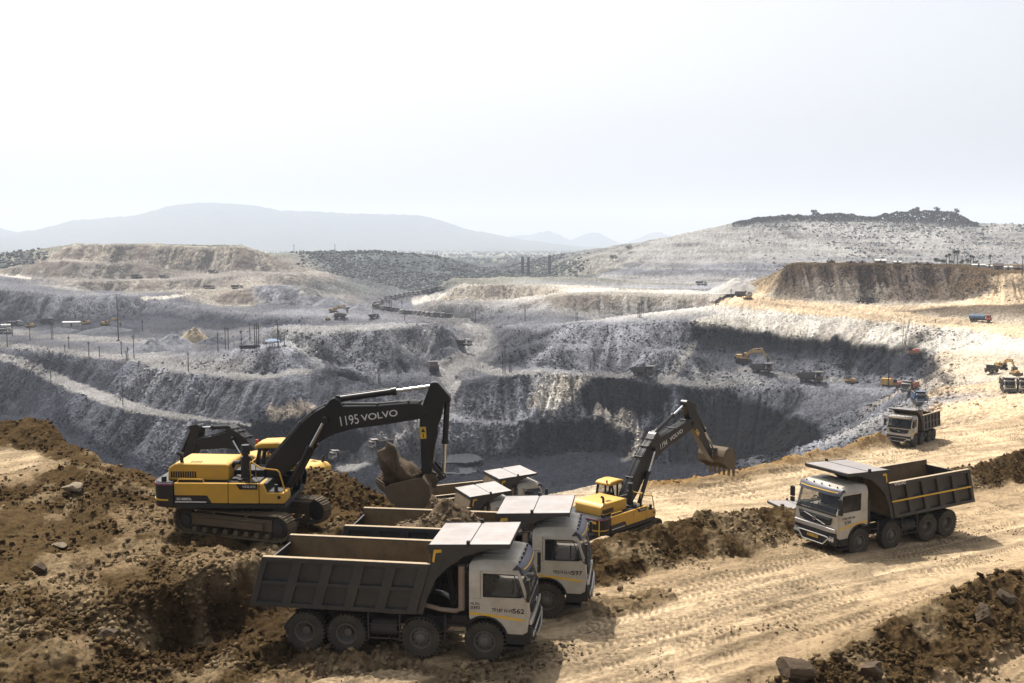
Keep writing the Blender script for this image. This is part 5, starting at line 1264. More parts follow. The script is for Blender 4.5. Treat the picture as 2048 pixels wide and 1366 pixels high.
# ------------------------------------------------------------------ people (one skinned body each)
def person_mesh(name, J, E_, material, head):
    me = bpy.data.meshes.new(name); me.from_pydata([j[:3] for j in J], E_, [])
    o = bpy.data.objects.new(name, me); COL.objects.link(o)
    m = o.modifiers.new('skin', 'SKIN'); m2 = o.modifiers.new('sub', 'SUBSURF'); m2.levels = m2.render_levels = 1
    for v, j in zip(me.skin_vertices[0].data, J): v.radius = (j[3], j[3] * (.75 if j[3] > .11 else 1)); v.use_root = False
    me.skin_vertices[0].data[0].use_root = True
    dg = bpy.context.evaluated_depsgraph_get(); dg.update()
    r = bpy.data.meshes.new_from_object(o.evaluated_get(dg)); bpy.data.objects.remove(o); r.name = name
    r.materials.clear(); r.materials.append(material); r.polygons.foreach_set('use_smooth', [True] * len(r.polygons)); return r
M_skin = mat('brown skin', (.20, .11, .07), .6); M_shirt = mat('dark shirt', (.05, .055, .07), .9); M_hair = mat('black hair', (.012, .011, .01), .7); M_trou = mat('dark trousers', (.04, .04, .045), .9)
def person(loc, rz, label, sit=False, shirt=None):
    P = empty('person', loc, (0, 0, rz), label, 'person')
    if sit: J = [(0, 0, .12, .15), (.02, 0, .36, .15), (.04, 0, .58, .13), (.05, 0, .66, .065), (.06, 0, .72, .075), (.075, 0, .82, .105), (.07, 0, .90, .08), (.04, .20, .56, .07), (.14, .27, .32, .05), (.40, .16, .38, .035), (.04, -.20, .56, .07), (.14, -.27, .32, .05), (.40, -.16, .38, .035), (.42, .12, .10, .085), (.45, .12, -.33, .055), (.42, -.12, .10, .085), (.45, -.12, -.33, .055)]
    else: J = [(0, 0, .95, .14), (0, 0, 1.15, .14), (0, 0, 1.40, .13), (0, 0, 1.49, .06), (.01, 0, 1.55, .07), (.02, 0, 1.64, .10), (.01, 0, 1.72, .075), (0, .20, 1.38, .06), (-.02, .25, 1.12, .045), (.05, .25, .88, .03), (0, -.20, 1.38, .06), (-.02, -.25, 1.12, .045), (.05, -.25, .88, .03), (.06, .09, .50, .075), (.02, .10, .07, .05), (-.06, -.09, .50, .075), (-.12, -.10, .07, .05)]
    Ed = [(0, 1), (1, 2), (2, 3), (3, 4), (4, 5), (5, 6), (2, 7), (7, 8), (8, 9), (2, 10), (10, 11), (11, 12), (0, 13), (13, 14), (0, 15), (15, 16)]
    link('body', person_mesh('body', J, Ed, shirt or M_shirt, None), P)
    h = J[5]; mb = MB(); mb.lathe([(0, -.085), (.06, -.07), (.088, 0), (.06, .07), (0, .085)], (h[0] + .02, 0, h[2] - .02), 14); mb.cyl((h[0] + .10, 0, h[2] - .02), (h[0] + .135, 0, h[2] - .05), .022, .014, 6); mb.build('face', M_skin, P)
    mb = MB(); mb.lathe([(0, -.098), (.07, -.085), (.105, -.03), (.11, .03), (.07, .085), (0, .098)], (h[0] - .02, 0, h[2] + .045), 14); mb.build('hair', M_hair, P)
    return P
d5 = T5.matrix_basis @ Vector((3.30, -.60, 1.62)); person(d5, R(25) - .5, 'driver in a dark shirt at the side window of the truck on the pit edge', True)
d7 = T7.matrix_basis @ Vector((3.30, -.55, 1.62)); person(d7, R(-150), 'driver sitting behind the windshield of the truck numbered 536', True)
d8 = T8.matrix_basis @ Vector((3.30, -.55, 1.62)); person(d8, R(-130), 'driver behind the windshield of the truck coming up the road', True)
d2 = T2.matrix_basis @ Vector((3.30, -.60, 1.62)); person(d2, R(-8), 'driver behind the side window of the truck numbered 597', True)
# ================================================================== MACHINES DOWN IN THE PIT
def lookrz(p, toward=0.0):
    """heading that faces the bench when toward = 0"""
    return math.atan2(-p.y, -p.x) + toward
def wheels(T, spots, r, w, rm=M_rim):
    for x, y in spots:
        mb = MB(); mb.lathe([(r * .55, -w / 2), (r * .93, -w / 2), (r, -w / 3), (r, w / 3), (r * .93, w / 2), (r * .55, w / 2)], (0, 0, 0), 18); t = mb.build('wheel', M_tyre, T, loc=(x, y, r))
        mb = MB(); mb.lathe([(r * .56, -w * .45), (r * .3, -w * .3), (.001, -w * .3)], (0, 0, 0), 14); mb.lathe([(r * .56, w * .45), (r * .3, w * .3), (.001, w * .3)], (0, 0, 0), 14); mb.build('rim', rm, t)
M_hbody = mat('coal dusted body', (.07, .062, .055), .75, dirt=.5, dirtcol=(.11, .10, .09)); M_hcab = mat('dusty dark ochre', (.12, .09, .05), .7, dirt=.5, dirtcol=(.12, .11, .10))
def make_hauler():
    T = empty('haul_truck')
    mb = MB(); mb.box(-3.6, 3.9, -.9, .9, .9, 1.5); mb.box(2.6, 4.2, -1.6, 1.6, .9, 1.25); mb.build('chassis', M_dark, T)
    wheels(T, [(2.5, -1.65), (2.5, 1.65), (-2.0, -1.4), (-2.0, 1.4), (-2.0, -1.9), (-2.0, 1.9)], .95, .55)
    mb = MB(); side = [(-4.9, 3.3), (-3.9, 1.7), (1.2, 1.6), (1.75, 3.9), (1.55, 3.9)]
    for y in (-2.0, 1.9): mb.prism([(-4.9, 3.0), (-3.8, 1.75), (1.2, 1.6), (1.7, 3.65)], y, y + .1)
    mb.prism([(-4.9, 2.9), (-3.8, 1.65), (1.2, 1.5), (1.75, 3.8), (1.55, 3.8), (1.05, 1.7), (-3.8, 1.85), (-4.8, 3.0)], -2.0, 2.0); mb.prism([(1.55, 3.75), (4.5, 3.95), (4.5, 4.08), (1.55, 3.92)], -2.1, 2.1)
    for k in range(5):
        x = lerp(-3.3, .9, k / 4)
        for y in (-2.09, 2.0): mb.prism([(x, 1.7), (x + .22, 1.7), (x + .42, 3.2), (x + .2, 3.2)], y, y + .09)
    mb.build('tipping_body', M_hbody, T)
    mb = MB(); mb.box(2.0, 3.5, .2, 1.9, 1.7, 3.5); mb.box(2.2, 4.2, -1.9, .1, 1.5, 2.3); mb.box(3.3, 4.35, -1.5, 1.5, 1.2, 2.3); mb.box(4.2, 4.5, -1.9, 1.9, .85, 1.15); c = mb.build('cab', M_hcab, T, bevel=.05)
    mb = MB(); mb.box(2.25, 3.52, .15, 1.95, 2.5, 3.3); mb.build('window', M_glass, c)
    mb = MB(); mb.box(4.33, 4.38, -1.0, 1.0, 1.3, 2.2); mb.build('grille', M_blackm, c)
    return T
def make_far_tipper():
    mb = MB()
    for x in AX:
        for s in (-1, 1): mb.lathe([(.001, -.18), (.58, -.18), (.6, 0), (.58, .18), (.001, .18)], (x, s * 1.05, .6), 12, 1)
    mb.box(-3.3, 4.0, -.45, .45, .7, 1.1, 1)
    mb.prism([(-4.4, 1.43), (1.0, 1.43), (1.6, 3.5), (1.45, 3.5), (1.3, 3.05), (-3.95, 3.05)], -1.22, 1.22, 1); mb.box(-3.8, 1.2, -1.05, 1.05, 2.6, 3.0, 1); mb.prism([(1.4, 3.46), (3.95, 3.6), (3.95, 3.66), (1.4, 3.54)], -1.25, 1.25, 2)
    mb.prism([(2.66, .95), (4.5, .95), (4.54, 2.0), (4.22, 3.0), (2.66, 3.0)], -1.2, 1.2, 0); mb.prism([(4.545, 2.05), (4.56, 2.05), (4.29, 2.75), (4.27, 2.75)], -1.1, 1.1, 3)
    mb.box(3.1, 4.2, -1.22, 1.22, 2.05, 2.7, 3); mb.box(4.5, 4.65, -1.2, 1.2, .5, 1.2, 1)
    return mb.mesh('tipper_far', [W_cab, W_body, W_plate, M_blackm, W_sandy])
FARTIP = make_far_tipper()
def make_tanker():
    T = empty('tanker_truck'); wheels(T, [(3.0, -1), (3.0, 1), (-1.6, -1), (-1.6, 1), (-2.8, -1), (-2.8, 1)], .55, .4)
    mb = MB(); mb.box(-3.6, 4, -.5, .5, .6, 1.05); mb.build('chassis', M_dark, T)
    mb = MB(); e = [(1.15 * math.cos(t), 1.95 + .88 * math.sin(t)) for t in np.linspace(0, 2 * math.pi, 20)[:-1]]; mb.prism(e, -3.9, 1.7, 0, 'x'); mb.box(-3.5, 1.4, -.35, .35, 2.8, 2.92)
    tk = mb.build('tank', M_blue, T); mb = MB()
    for x in (-3.9, -2, -.1, 1.66): mb.prism([(1.18 * math.cos(t), 1.95 + .91 * math.sin(t)) for t in np.linspace(0, 2 * math.pi, 20)[:-1]], x, x + .08, 0, 'x')
    mb.build('band', M_dark, tk)
    mb = MB(); mb.prism([(2.1, .9), (4.1, .9), (4.15, 1.7), (3.7, 1.8), (3.4, 2.75), (2.1, 2.75)], -1.15, 1.15); c = mb.build('cab', M_red, T, bevel=.04)
    mb = MB(); mb.box(2.5, 3.3, -1.17, 1.17, 1.8, 2.5); mb.add([(3.73, -1, 1.85), (3.73, 1, 1.85), (3.46, 1, 2.65), (3.46, -1, 2.65)], [(0, 1, 2, 3)]); mb.build('window', M_blackm, c)
    return T
def make_dozer(blade=True):
    T = empty('bulldozer')
    for s in (-1, 1):
        mb = MB(); mb.prism([(-1.6, .1), (1.5, .1), (1.9, .5), (1.5, .95), (-1.6, .95), (-1.95, .5)], s * 1.0 - .3, s * 1.0 + .3); mb.build('track', W_worn, T, bevel=.06)
    mb = MB(); mb.box(-1.7, 1.8, -.7, .7, .5, 1.5); mb.prism([(.2, 1.4), (1.9, 1.4), (1.9, 1.9), (.2, 2.05)], -.6, .6); mb.cyl((1.2, .3, 1.9), (1.2, .3, 2.7), .07); mb.build('body', M_yold, T, bevel=.04)
    mb = MB()
    for x in (-1.3, .1):
        for y in (-.7, .7): mb.box(x - .05, x + .05, y - .05, y + .05, 1.5, 2.9)
    mb.box(-1.5, .3, -.85, .85, 2.88, 3.0); mb.box(-1.2, -.5, -.4, .4, 1.5, 2.1); mb.build('canopy', M_blackm, T)
    if blade:
        mb = MB(); mb.prism([(2.3, .05), (2.5, .05), (2.35, .6), (2.5, 1.2), (2.3, 1.2), (2.2, .6)], -1.7, 1.7)
        for s in (-1, 1): mb.beam((-.3, s * 1.4, .5), (2.3, s * 1.4, .5), .15, .2)
        mb.build('blade', W_worn, T)
    return T
def make_drill(mast=11.0, lean=0.12, col=None):
    col = col or M_red; T = empty('drill_rig')
    for s in (-1, 1):
        mb = MB(); mb.prism([(-1.7, .1), (1.6, .1), (2.0, .45), (1.6, .85), (-1.7, .85), (-2.0, .45)], s * 1.1 - .3, s * 1.1 + .3); mb.build('track', W_worn, T, bevel=.05)
    mb = MB(); mb.box(-2.3, 1.4, -1.2, 1.2, .9, 2.0); mb.box(-2.2, -.6, -1.0, 1.0, 2.0, 2.4); mb.build('body', col, T, bevel=.05)
    mb = MB(); mb.box(.2, 1.5, .2, 1.3, 1.8, 3.1); mb.build('cab', M_blackm, T, bevel=.05)
    mb = MB(); b = Vector((3.6, 0, .2)); t = Vector((3.6 - math.sin(lean) * mast, 0, mast))
    for y in (-.22, .22):
        for dx in (-.2, .25): mb.beam(b + Vector((dx, y, 0)), t + Vector((dx, y, 0)), .09, .09)
    n = int(mast / .9)
    for k in range(n): p, q = b.lerp(t, k / n), b.lerp(t, (k + 1) / n); mb.beam(p + Vector((-.2, -.22, 0)), q + Vector((.25, -.22, 0)), .05, .05); mb.beam(p + Vector((.25, .22, 0)), q + Vector((-.2, .22, 0)), .05, .05)
    mb.box(b.x - .1, b.x + .1, -.1, .1, .2, mast * .8); mb.build('mast', M_dark, T)
    mb = MB(); mb.beam((1.2, 0, 1.6), (2.6, 0, 3.6), .35, .4); mb.beam((2.6, 0, 3.6), b.lerp(t, .38), .3, .35); mb.build('boom', col, T)
    return T
def far(o, px, py, rz, label, cat, group=None, s=1.0, ymin=130, pitch=0, rel=True, dz=-.1):
    p = seat(px, py, ymin); o.location = p + Vector((0, 0, dz)); o.rotation_euler = (0, pitch, lookrz(p, rz) if rel else rz); o.scale = (s, s, s)
    return tag(o, label, cat, group)
G_H = 'big haul trucks in the pit'
H0 = make_hauler()
far(H0, 1285, 752, R(75), 'haul truck driving along the pale bench road below the coal seam', 'haul truck', G_H, 1.05)
for a in [(1522, 745, R(80), 'haul truck being loaded under the ochre excavator beside the coal seam', 1.0), (1620, 764, R(80), 'haul truck right of the ochre excavator on the coal bench', 1.1),
          (867, 741, R(186), 'haul truck seen from behind on the winding road in the pit', .98), (92, 648, R(95), 'dark haul truck parked on the left bench beside the small ochre dozer', .95),
          (680, 637, R(-110), 'haul truck waiting on the pale yard of the middle bench', .9), (1983, 745, R(-20), 'haul truck under the excavator on the sandy slope at the right edge', .62), (748, 637, R(90), 'dark haul truck among the drills on the middle bench', .8)]:
    c = copy_tree(H0); far(c, *a[:3], a[3], 'haul truck', G_H, a[4])
X1 = make_excavator(M_yold, M_yold, (6.6, 4.2), (8.6, 1.9), (-.35, -.94), yaw=R(-10), detail=False)
far(X1, 1487, 724, R(84), 'ochre excavator digging the coal seam on the right', 'excavator', 'excavators in the pit', 1.12)
X2 = copy_tree(X1); far(X2, 2003, 738, R(35), 'small excavator on the sandy slope at the right edge of the picture', 'excavator', 'excavators in the pit', .68)
X3 = copy_tree(X1); far(X3, 212, 652, R(80), 'ochre excavator on the left bench just left of the tall light mast', 'excavator', 'excavators in the pit', .95)
X4 = copy_tree(X1); far(X4, 668, 625, R(95), 'excavator on the middle bench digging beside a grey pile', 'excavator', 'excavators in the pit', 1.0)
D1 = make_dozer(); far(D1, 1497, 599, R(-60), 'bulldozer on the sandy road left of the brown plateau', 'bulldozer', 'bulldozers', .95)
for a in [(60, 655, R(70), 'small ochre dozer between two trucks on the left bench', 1.2), (172, 650, R(95), 'ochre dozer beside the grey shed on the left bench', 1.3), (2030, 750, R(30), 'dusty dozer beside the small excavator at the right edge', .78), (1700, 766, R(80), 'yellow dozer pushing ochre spoil on the coal bench', 1.0), (655, 640, R(90), 'small ochre dozer left of the haul truck on the middle bench', .8)]:
    c = copy_tree(D1); far(c, *a[:3], a[3], 'bulldozer', 'bulldozers', a[4])
K1 = make_tanker(); far(K1, 1960, 643, R(83), 'blue tanker truck with a reddish cab on the sandy road under the plateau', 'tanker truck', 'tanker trucks', 1.12)
K2 = copy_tree(K1); far(K2, 8, 657, R(-95), 'pale tanker at the left edge of the middle bench', 'tanker truck', 'tanker trucks', 1.0)
for ch in K2.children:
    if ch.name.startswith(('tank', 'cab')): ch.data = ch.data.copy(); ch.data.materials[0] = M_hcab if ch.name.startswith('cab') else M_white
B1 = make_drill(13.5, .16); far(B1, 1825, 710, R(-85), 'red drill rig with a leaning dark mast on the coal seam', 'drill rig', 'drill rigs', 1.05)
B2 = make_drill(12.5, .0); far(B2, 1795, 774, R(-95), 'drill rig with an upright mast beside the yellow compressor', 'drill rig', 'drill rigs', .9)
# compressor
T = empty('compressor'); mb = MB(); mb.box(-2.1, 2.1, -1.1, 1.1, .6, 3.0); mb.box(-.3, -.1, -1.15, 1.15, .6, 3.05); mb.build('housing', M_yel, T, bevel=.06); mb = MB(); mb.box(-2.3, 2.3, -1.1, 1.1, .3, .6); mb.cyl((-1.2, -1.2, .4), (-1.2, 1.2, .4), .4); mb.cyl((1.2, -1.2, .4), (1.2, 1.2, .4), .4); mb.build('undercarriage', M_dark, T)
mb = MB()
for k in range(3): mb.box(-1.8 + 1.3 * k, -.9 + 1.3 * k, -1.12, 1.12, 1.0, 2.4)
mb.build('panel', M_yold, T)
far(T, 1774, 772, R(80), 'bright yellow compressor box beside the upright drill', 'compressor', s=1.0)
G_T2 = 'tipper trucks down in the pit'
for a in [(2014, 782, R(8), 'tipper truck driving towards the viewer on the sandy flat at the right', 0), (2047, 783, R(5), 'tipper truck cut off by the right edge of the picture', 0), (684, 921, R(-62), 'white cabbed tipper on the pit floor, lower of the two under the raised boom', 0), (762, 903, R(-62), 'white cabbed tipper on the pit floor, upper of the two under the raised boom', 0),
          (1730, 606, R(-85), 'dark tipper at the foot of the brown plateau cliff', 0), (1820, 783, R(-20), 'truck with a red body behind the blue one on the coal bench', 0)]:
    c = copy_tree(TIP); far(c, *a[:3], a[3], 'dump truck', G_T2, 1.0)
    if 'red' in a[3]:
        for ch in c.children:
            if ch.name.startswith(('tipping_body', 'top_rail')): ch.data = ch.data.copy(); ch.data.materials[0] = M_red
KB = copy_tree(TIP); far(KB, 1837, 807, R(10), 'blue truck with open doors facing the viewer at the end of the grey ramp', 'dump truck', G_T2, 1.0)
for ch in KB.children:
    if ch.name.startswith(('cab', 'door', 'tipping_body', 'grille', 'cab_guard')): ch.data = ch.data.copy(); ch.data.materials[0] = M_blue
person(seat(1850, 809), 0.3, 'person in dark clothes standing right of the blue truck')
person(seat(1822, 800), 2.0, 'person standing left of the blue truck')
person(seat(1871, 646), 1.2, 'lone person walking on the sandy road left of the blue tanker')
cv = [(752, 616), (755, 611), (762, 607), (770, 603), (779, 599), (788, 597), (797, 595), (806, 593), (815, 591), (824, 590), (834, 589), (843, 587), (852, 586), (861, 585), (870, 583), (878, 581), (764, 619), (772, 621), (780, 622), (788, 623),
      (812, 629), (820, 629), (828, 629), (836, 630), (844, 631), (853, 632), (862, 633), (874, 634), (893, 636)]
for k, (px, py) in enumerate(cv):
    o = link('dump_truck', FARTIP); rz = (R(20) if k < 16 else R(160)) if k not in (0, 1, 2) else R(70)
    far(o, px, py, rz, ('tipper in the long queue on the far haul road' if k < 20 else 'tipper in the lower row of trucks below the far queue'), 'dump truck', 'queue of trucks on the far haul road' if k < 20 else 'row of trucks below the far queue', 1.0, rel=False)
for k, (px, py, t) in enumerate([(273, 556, 'tipper on the first step of the left spoil hill'), (328, 557, 'tipper farther along the first step of the left spoil hill'), (418, 578, 'tipper on the pale edge of the tan tip'), (474, 578, 'tipper near the right end of the tan tip'), (1486, 594, 'truck waiting behind the bulldozer on the sandy road'), (426, 547, 'tipper on the upper bench of the left spoil hill'), (925, 694, 'small white truck on the winding road above the haul truck'), (1402, 570, 'truck on the pale flat left of the old tip'), (8, 668, 'truck by the left edge behind the first pole'), (30, 652, 'dark truck beside the pale tanker')]):
    o = link('dump_truck', FARTIP); far(o, px, py, R(70), t, 'dump truck', 'single trucks on the far benches', 1.0)

# ================================================================== POLES, MASTS, SHEDS
M_pole = mat('tarred pole', (.06, .055, .05), .9); M_tarp = mat('blue tarpaulin', (.06, .13, .24), .7, dirt=.2); M_tin = mat('pale tin sheet', (.55, .55, .54), .45, dirt=.4, scale=.6); M_mud = mat('mud wall', (.16, .11, .07), .95, scale=1.5, var=.3); M_tile = mat('dark roof tiles', (.07, .05, .045), .9, scale=3)  # tin sheet is pale by its own base colour
def pole(px, py, top, label=None, arms=True, r=None):
    p = seat(px, py); h = (py - top) / FPX * p.y; r = r or .13 + p.y * .00022
    P_ = empty('utility_pole', p - Vector((0, 0, .4)), (0, 0, lookrz(p)), label or 'thin dark utility pole beside a pit road', 'utility pole', 'utility poles along the pit roads')
    mb = MB(); mb.cyl((0, 0, 0), (0, 0, h + .4), r, r * .7, 6); mb.build('post', M_pole, P_)
    if arms:
        mb = MB(); mb.box(-.06, .06, -h * .09, h * .09, h * .94, h * .94 + r)
        mb.box(-.06, .06, -h * .06, h * .06, h * .86, h * .86 + r); mb.build('crossarm', M_pole, P_)
for q in [(15, 694, 659), (25, 672, 653), (60, 680, 655), (103, 677, 644), (106, 677, 645), (138, 696, 672), (130, 705, 689), (178, 714, 682), (199, 714, 692), (243, 709, 682), (253, 718, 701), (256, 719, 694), (268, 716, 668), (285, 662, 640), (377, 744, 702), (436, 702, 664), (451, 699, 653), (457, 699, 653), (483, 699, 659), (500, 681, 645), (510, 702, 648), (514, 703, 646), (518, 700, 648),
          (556, 694, 644), (757, 766, 734), (760, 766, 734), (796, 756, 742), (1006, 747, 702), (1010, 747, 702), (1019, 745, 722), (1022, 745, 722), (1181, 742, 722), (1215, 667, 650), (1050, 642, 618), (1152, 642, 625), (1155, 642, 625), (1276, 636, 605), (1279, 636, 605), (1282, 636, 605), (804, 626, 603), (809, 640, 622), (779, 618, 600), (783, 618, 600), (746, 625, 605), (890, 630, 613), (951, 643, 616), (102, 766, 739), (246, 812, 768), (1462, 596, 577),
          (588, 505, 489), (670, 503, 489), (703, 503, 487), (782, 503, 489), (851, 508, 491), (853, 508, 491), (2044, 551, 510)]: pole(*q)
def mast(px, py, top, name, label, cat, lamps=True, r=.35):
    p = seat(px, py); h = (py - top) / FPX * p.y
    P_ = empty(name, p, (0, 0, lookrz(p)), label, cat); mb = MB(); mb.cyl((0, 0, -.5), (0, 0, h), r, r * .5, 8); mb.box(-.9, .9, -.9, .9, -.3, .5); mb.build('post', M_pole, P_)
    if lamps:
        mb = MB(); mb.box(-.1, .1, -h * .06, h * .06, h * .97, h * .98)
        for k in range(5): mb.box(.1, .5, -h * .06 + h * .028 * k, -h * .06 + h * .028 * k + .6, h * .965, h * .99)
        mb.build('lamp_head', M_silver, P_)
mast(237, 682, 587, 'light_mast', 'tall lighting mast with a row of lamps on the left bench', 'light mast'); mast(569, 693, 668, 'light_mast', 'short light pole right of the blue shelter on the mound', 'light mast', True, .2)
mast(1639, 425, 400, 'radio_mast', 'hair thin radio mast on the wooded hilltop at the right', 'radio mast', False, .25)
p = seat(545, 693); S = empty('shelter', p, (0, 0, lookrz(p)), 'open shelter with a blue tarpaulin roof on top of the mound', 'shelter')
for x in (-2, 2):
    for y in (-2.4, 2.4): mb = MB(); mb.cyl((x, y, -.3), (x, y, 2.4), .09, n=6); mb.build('post', M_pole, S)
mb = MB(); mb.add([(-2.5, -2.9, 2.3), (2.5, -2.9, 2.3), (2.5, 2.9, 2.3), (-2.5, 2.9, 2.3), (0, -1, 3.2), (0, 1, 3.2), (-2.5, -2.9, 2.24), (2.5, -2.9, 2.24), (2.5, 2.9, 2.24), (-2.5, 2.9, 2.24)], [(0, 1, 4), (1, 2, 5, 4), (2, 3, 5), (3, 0, 4, 5), (6, 7, 8, 9), (0, 1, 7, 6), (1, 2, 8, 7), (2, 3, 9, 8), (3, 0, 6, 9)]); mb.build('roof', M_tarp, S)
mb = MB()
for k in range(3): mb.box(-.6, .6, -1.4 + k * 1.0, -.8 + k * 1.0, .0, .9)
mb.build('crate', M_white, S)
p = seat(500, 698); S = empty('pipe_stack', p, (0, 0, lookrz(p)), 'dark stack of pipes and scrap beside the cluster of poles on the mound', 'pipe stack'); mb = MB()
for k in range(9): mb.cyl((random.uniform(-.5, .5), -4 + random.uniform(-.3, .3), .2 + .16 * k), (random.uniform(-.5, .5), 3.5 + random.uniform(-.8, .8), .25 + .16 * k), .16, n=7)
mb.build('pipes', M_dark, S)
def shed(name, px, py, w, d, h, rh, wall, roof, label, cat, group=None, ymin=130, Y=None, z=None):
    p = seat(px, py, ymin) if Y is None else Vector(((px - 1024) / FPX * Y, Y, z if z is not None else ground((px - 1024) / FPX * Y, Y)))
    S = empty(name, p - Vector((0, 0, .5)), (0, 0, lookrz(p) + math.pi / 2 + random.uniform(-.25, .25)), label, cat, group)
    mb = MB(); mb.box(-w / 2, w / 2, -d / 2, d / 2, 0, h + .5); mb.build('wall', wall, S)
    mb = MB(); e = .4; z0 = h + .45; mb.prism([(-d / 2 - e, z0), (0, z0 + rh), (d / 2 + e, z0), (d / 2 + e, z0 + .15), (0, z0 + rh + .15), (-d / 2 - e, z0 + .15)], -w / 2 - e, w / 2 + e, 0, 'x'); mb.build('roof', roof, S)
    mb = MB(); mb.box(-.5, .5, -d / 2 - .03, -d / 2 + .05, .5, 2.4); mb.build('door', M_dark, S)
shed('shed', 144, 652, 9.5, 4, 2.4, .5, M_tin, M_tin, 'long pale grey shed on the left machine bench', 'shed')
GV = 'village houses on the brown plateau'
for px, Y, w, d, h, rh, wl, rf, t in [(1758, 552, 7.5, 5, 1.8, 1.2, M_mud, M_tin, 'low house with a bright tin roof at the plateau edge'), (1792, 556, 5, 4, 1.5, .9, M_mud, M_tin, 'smaller tin roofed house right of the brightest roof'), (1700, 556, 6, 4, 1.4, .9, M_mud, M_tile, 'low dark roofed house on the left part of the plateau'), (1660, 560, 5, 4, 1.2, .8, M_mud, M_tile, 'leftmost dark roofed hut on the plateau'), (1722, 562, 5, 4, 1.3, .9, M_tin, M_tile, 'low hut between the dark roofed house and the tin roof'),
          (1830, 556, 7, 4, 1.2, .9, M_mud, M_tile, 'dark hut left of the trees on the plateau'), (1852, 552, 6, 4, 1.3, 1.0, M_mud, M_tile, 'dark hut at the foot of the leftmost plateau trees'), (1955, 550, 9, 4, 1.3, .7, M_tin, M_tin, 'long pale low house under the right group of trees'), (1975, 548, 6, 4, 1.4, .7, M_tin, M_tin, 'pale low house beside the single palm'), (1994, 540, 6, 5, 2.8, 1.9, M_mud, M_tile, 'dark gabled hut, tallest house at the right end of the plateau'), (2014, 542, 5, 4, 1.8, .9, M_tin, M_tin, 'white walled house right of the dark gabled hut'), (2034, 540, 6, 4, 1.7, .9, M_mud, M_tile, 'last hut near the right edge of the picture')]:
    shed('house', px, 520, w * .72, d * .72, h * .72, rh * .72, wl, rf, t, 'house', GV, Y=Y)
# stacks on the far rim
M_conc = mat('far concrete', (.09, .09, .10), .9, scale=.3)
for px, top, w, t in [(1045, 513, 5, 'leftmost of the three tall stacks on the far rim'), (1057, 514, 4.6, 'middle one of the three tall stacks on the far rim'), (1099, 510, 4.6, 'rightmost of the three tall stacks on the far rim')]:
    p = seat(px, 549, 900); h = (549 - top) / FPX * p.y + 2
    S = empty('chimney_stack', p - Vector((0, 0, 2)), (0, 0, 0), t, 'chimney', 'stacks on the far rim'); k = p.y / 1100 * .66
    mb = MB(); mb.prism([(-w * k / 2, 0), (w * k / 2, 0), (w * k * .42, h), (-w * k * .42, h)], -w * k / 2, w * k / 2)
    for i in range(6): mb.box(-w * k * .56, w * k * .56, -w * k * .56, w * k * .56, h * i / 6, h * i / 6 + 1)
    mb.build('shaft', M_conc, S); mb = MB(); mb.box(-w * k, w * k, -w * k, w * k, 0, h * .12); mb.build('base', M_conc, S)
p = seat(1024, 549, 900); S = empty('dragline_crane', p, (0, 0, 0), 'small crane with a lattice boom left of the stacks on the far rim', 'crane')
mb = MB(); mb.box(-5, 1, -2, 2, 0, 4); mb.build('body', M_conc, S); mb = MB(); mb.beam((0, 0, 3), (9, 0, 10), .6, .6); mb.beam((-4, 0, 4), (9, 0, 10), .25, .25); mb.beam((9, 0, 10), (9.2, 0, 2), .2, .2); mb.build('boom', M_conc, S)
# water on the pit floor
M_wat = mat('shallow water', (.045, .05, .055), .22, scale=.3, spec=.8)
for name, poly in (('water', [(858, 918), (880, 908), (920, 905), (955, 910), (968, 918), (940, 925), (890, 926)]), ('water', [(880, 942), (910, 933), (945, 936), (958, 941), (940, 947), (895, 948)])):
    z = np.median([seat(*q).z for q in poly]) + .12; pl_ = [(lerp(a[0], b[0], i / 9) + random.gauss(0, 3.2), lerp(a[1], b[1], i / 9) + random.gauss(0, .9)) for a, b in zip(poly, poly[1:] + poly[:1]) for i in range(9)]; me = bpy.data.meshes.new(name); me.from_pydata([tuple(at_z(*q, z)) for q in pl_], [], [tuple(range(len(pl_)))]); me.materials.append(M_wat); tag(link(name, me), kind='structure')

# ================================================================== GREENERY
M_leaf = mat('dry season leaves', (.07, .075, .055), .9, scale=.25, var=.5); M_leaf2 = mat('hazed leaves', (.085, .085, .06), .9, scale=.3, var=.5); M_bark = mat('bark', (.08, .065, .05), .95)  # hilltop wood leaves are paled, distance haze put into their colour
def leafs(mb, c, r, n, s, fl=.8):
    for k in range(n):
        d = Vector((random.gauss(0, 1), random.gauss(0, 1), random.gauss(0, 1))).normalized() * (random.random() ** .4); q = Vector((c[0] + d.x * r, c[1] + d.y * r, c[2] + d.z * r * fl))
        a = Vector((random.gauss(0, 1), random.gauss(0, 1), random.gauss(0, .6))).normalized() * s * random.uniform(.6, 1.3); b = a.cross(Vector((random.random(), random.random(), random.random() + .3))).normalized() * s * random.uniform(.5, 1)
        mb.add([q - a, q + b, q + a, q - b], [(0, 1, 2, 3)])
def tree(p, h, r, label, group, material=None, name='tree', n=240):
    T = empty(name, p - Vector((0, 0, .3)), (0, 0, random.random() * 6), label, 'tree', group)
    mb = MB(); mb.cyl((0, 0, 0), (.02 * h, 0, h * .55), h * .03, h * .018, 7)
    for k in range(4): a = k * 1.6; mb.cyl((.015 * h, 0, h * (.35 + .05 * k)), (r * .6 * math.cos(a), r * .6 * math.sin(a), h * .75), h * .015, h * .006, 5)
    mb.build('trunk', M_bark, T); mb = MB()
    for k in range(5): leafs(mb, (random.uniform(-.55, .55) * r, random.uniform(-.55, .55) * r, h * random.uniform(.55, .82)), r * .55, n // 5, r * .16)
    mb.build('crown', material or M_leaf, T, smooth=0)
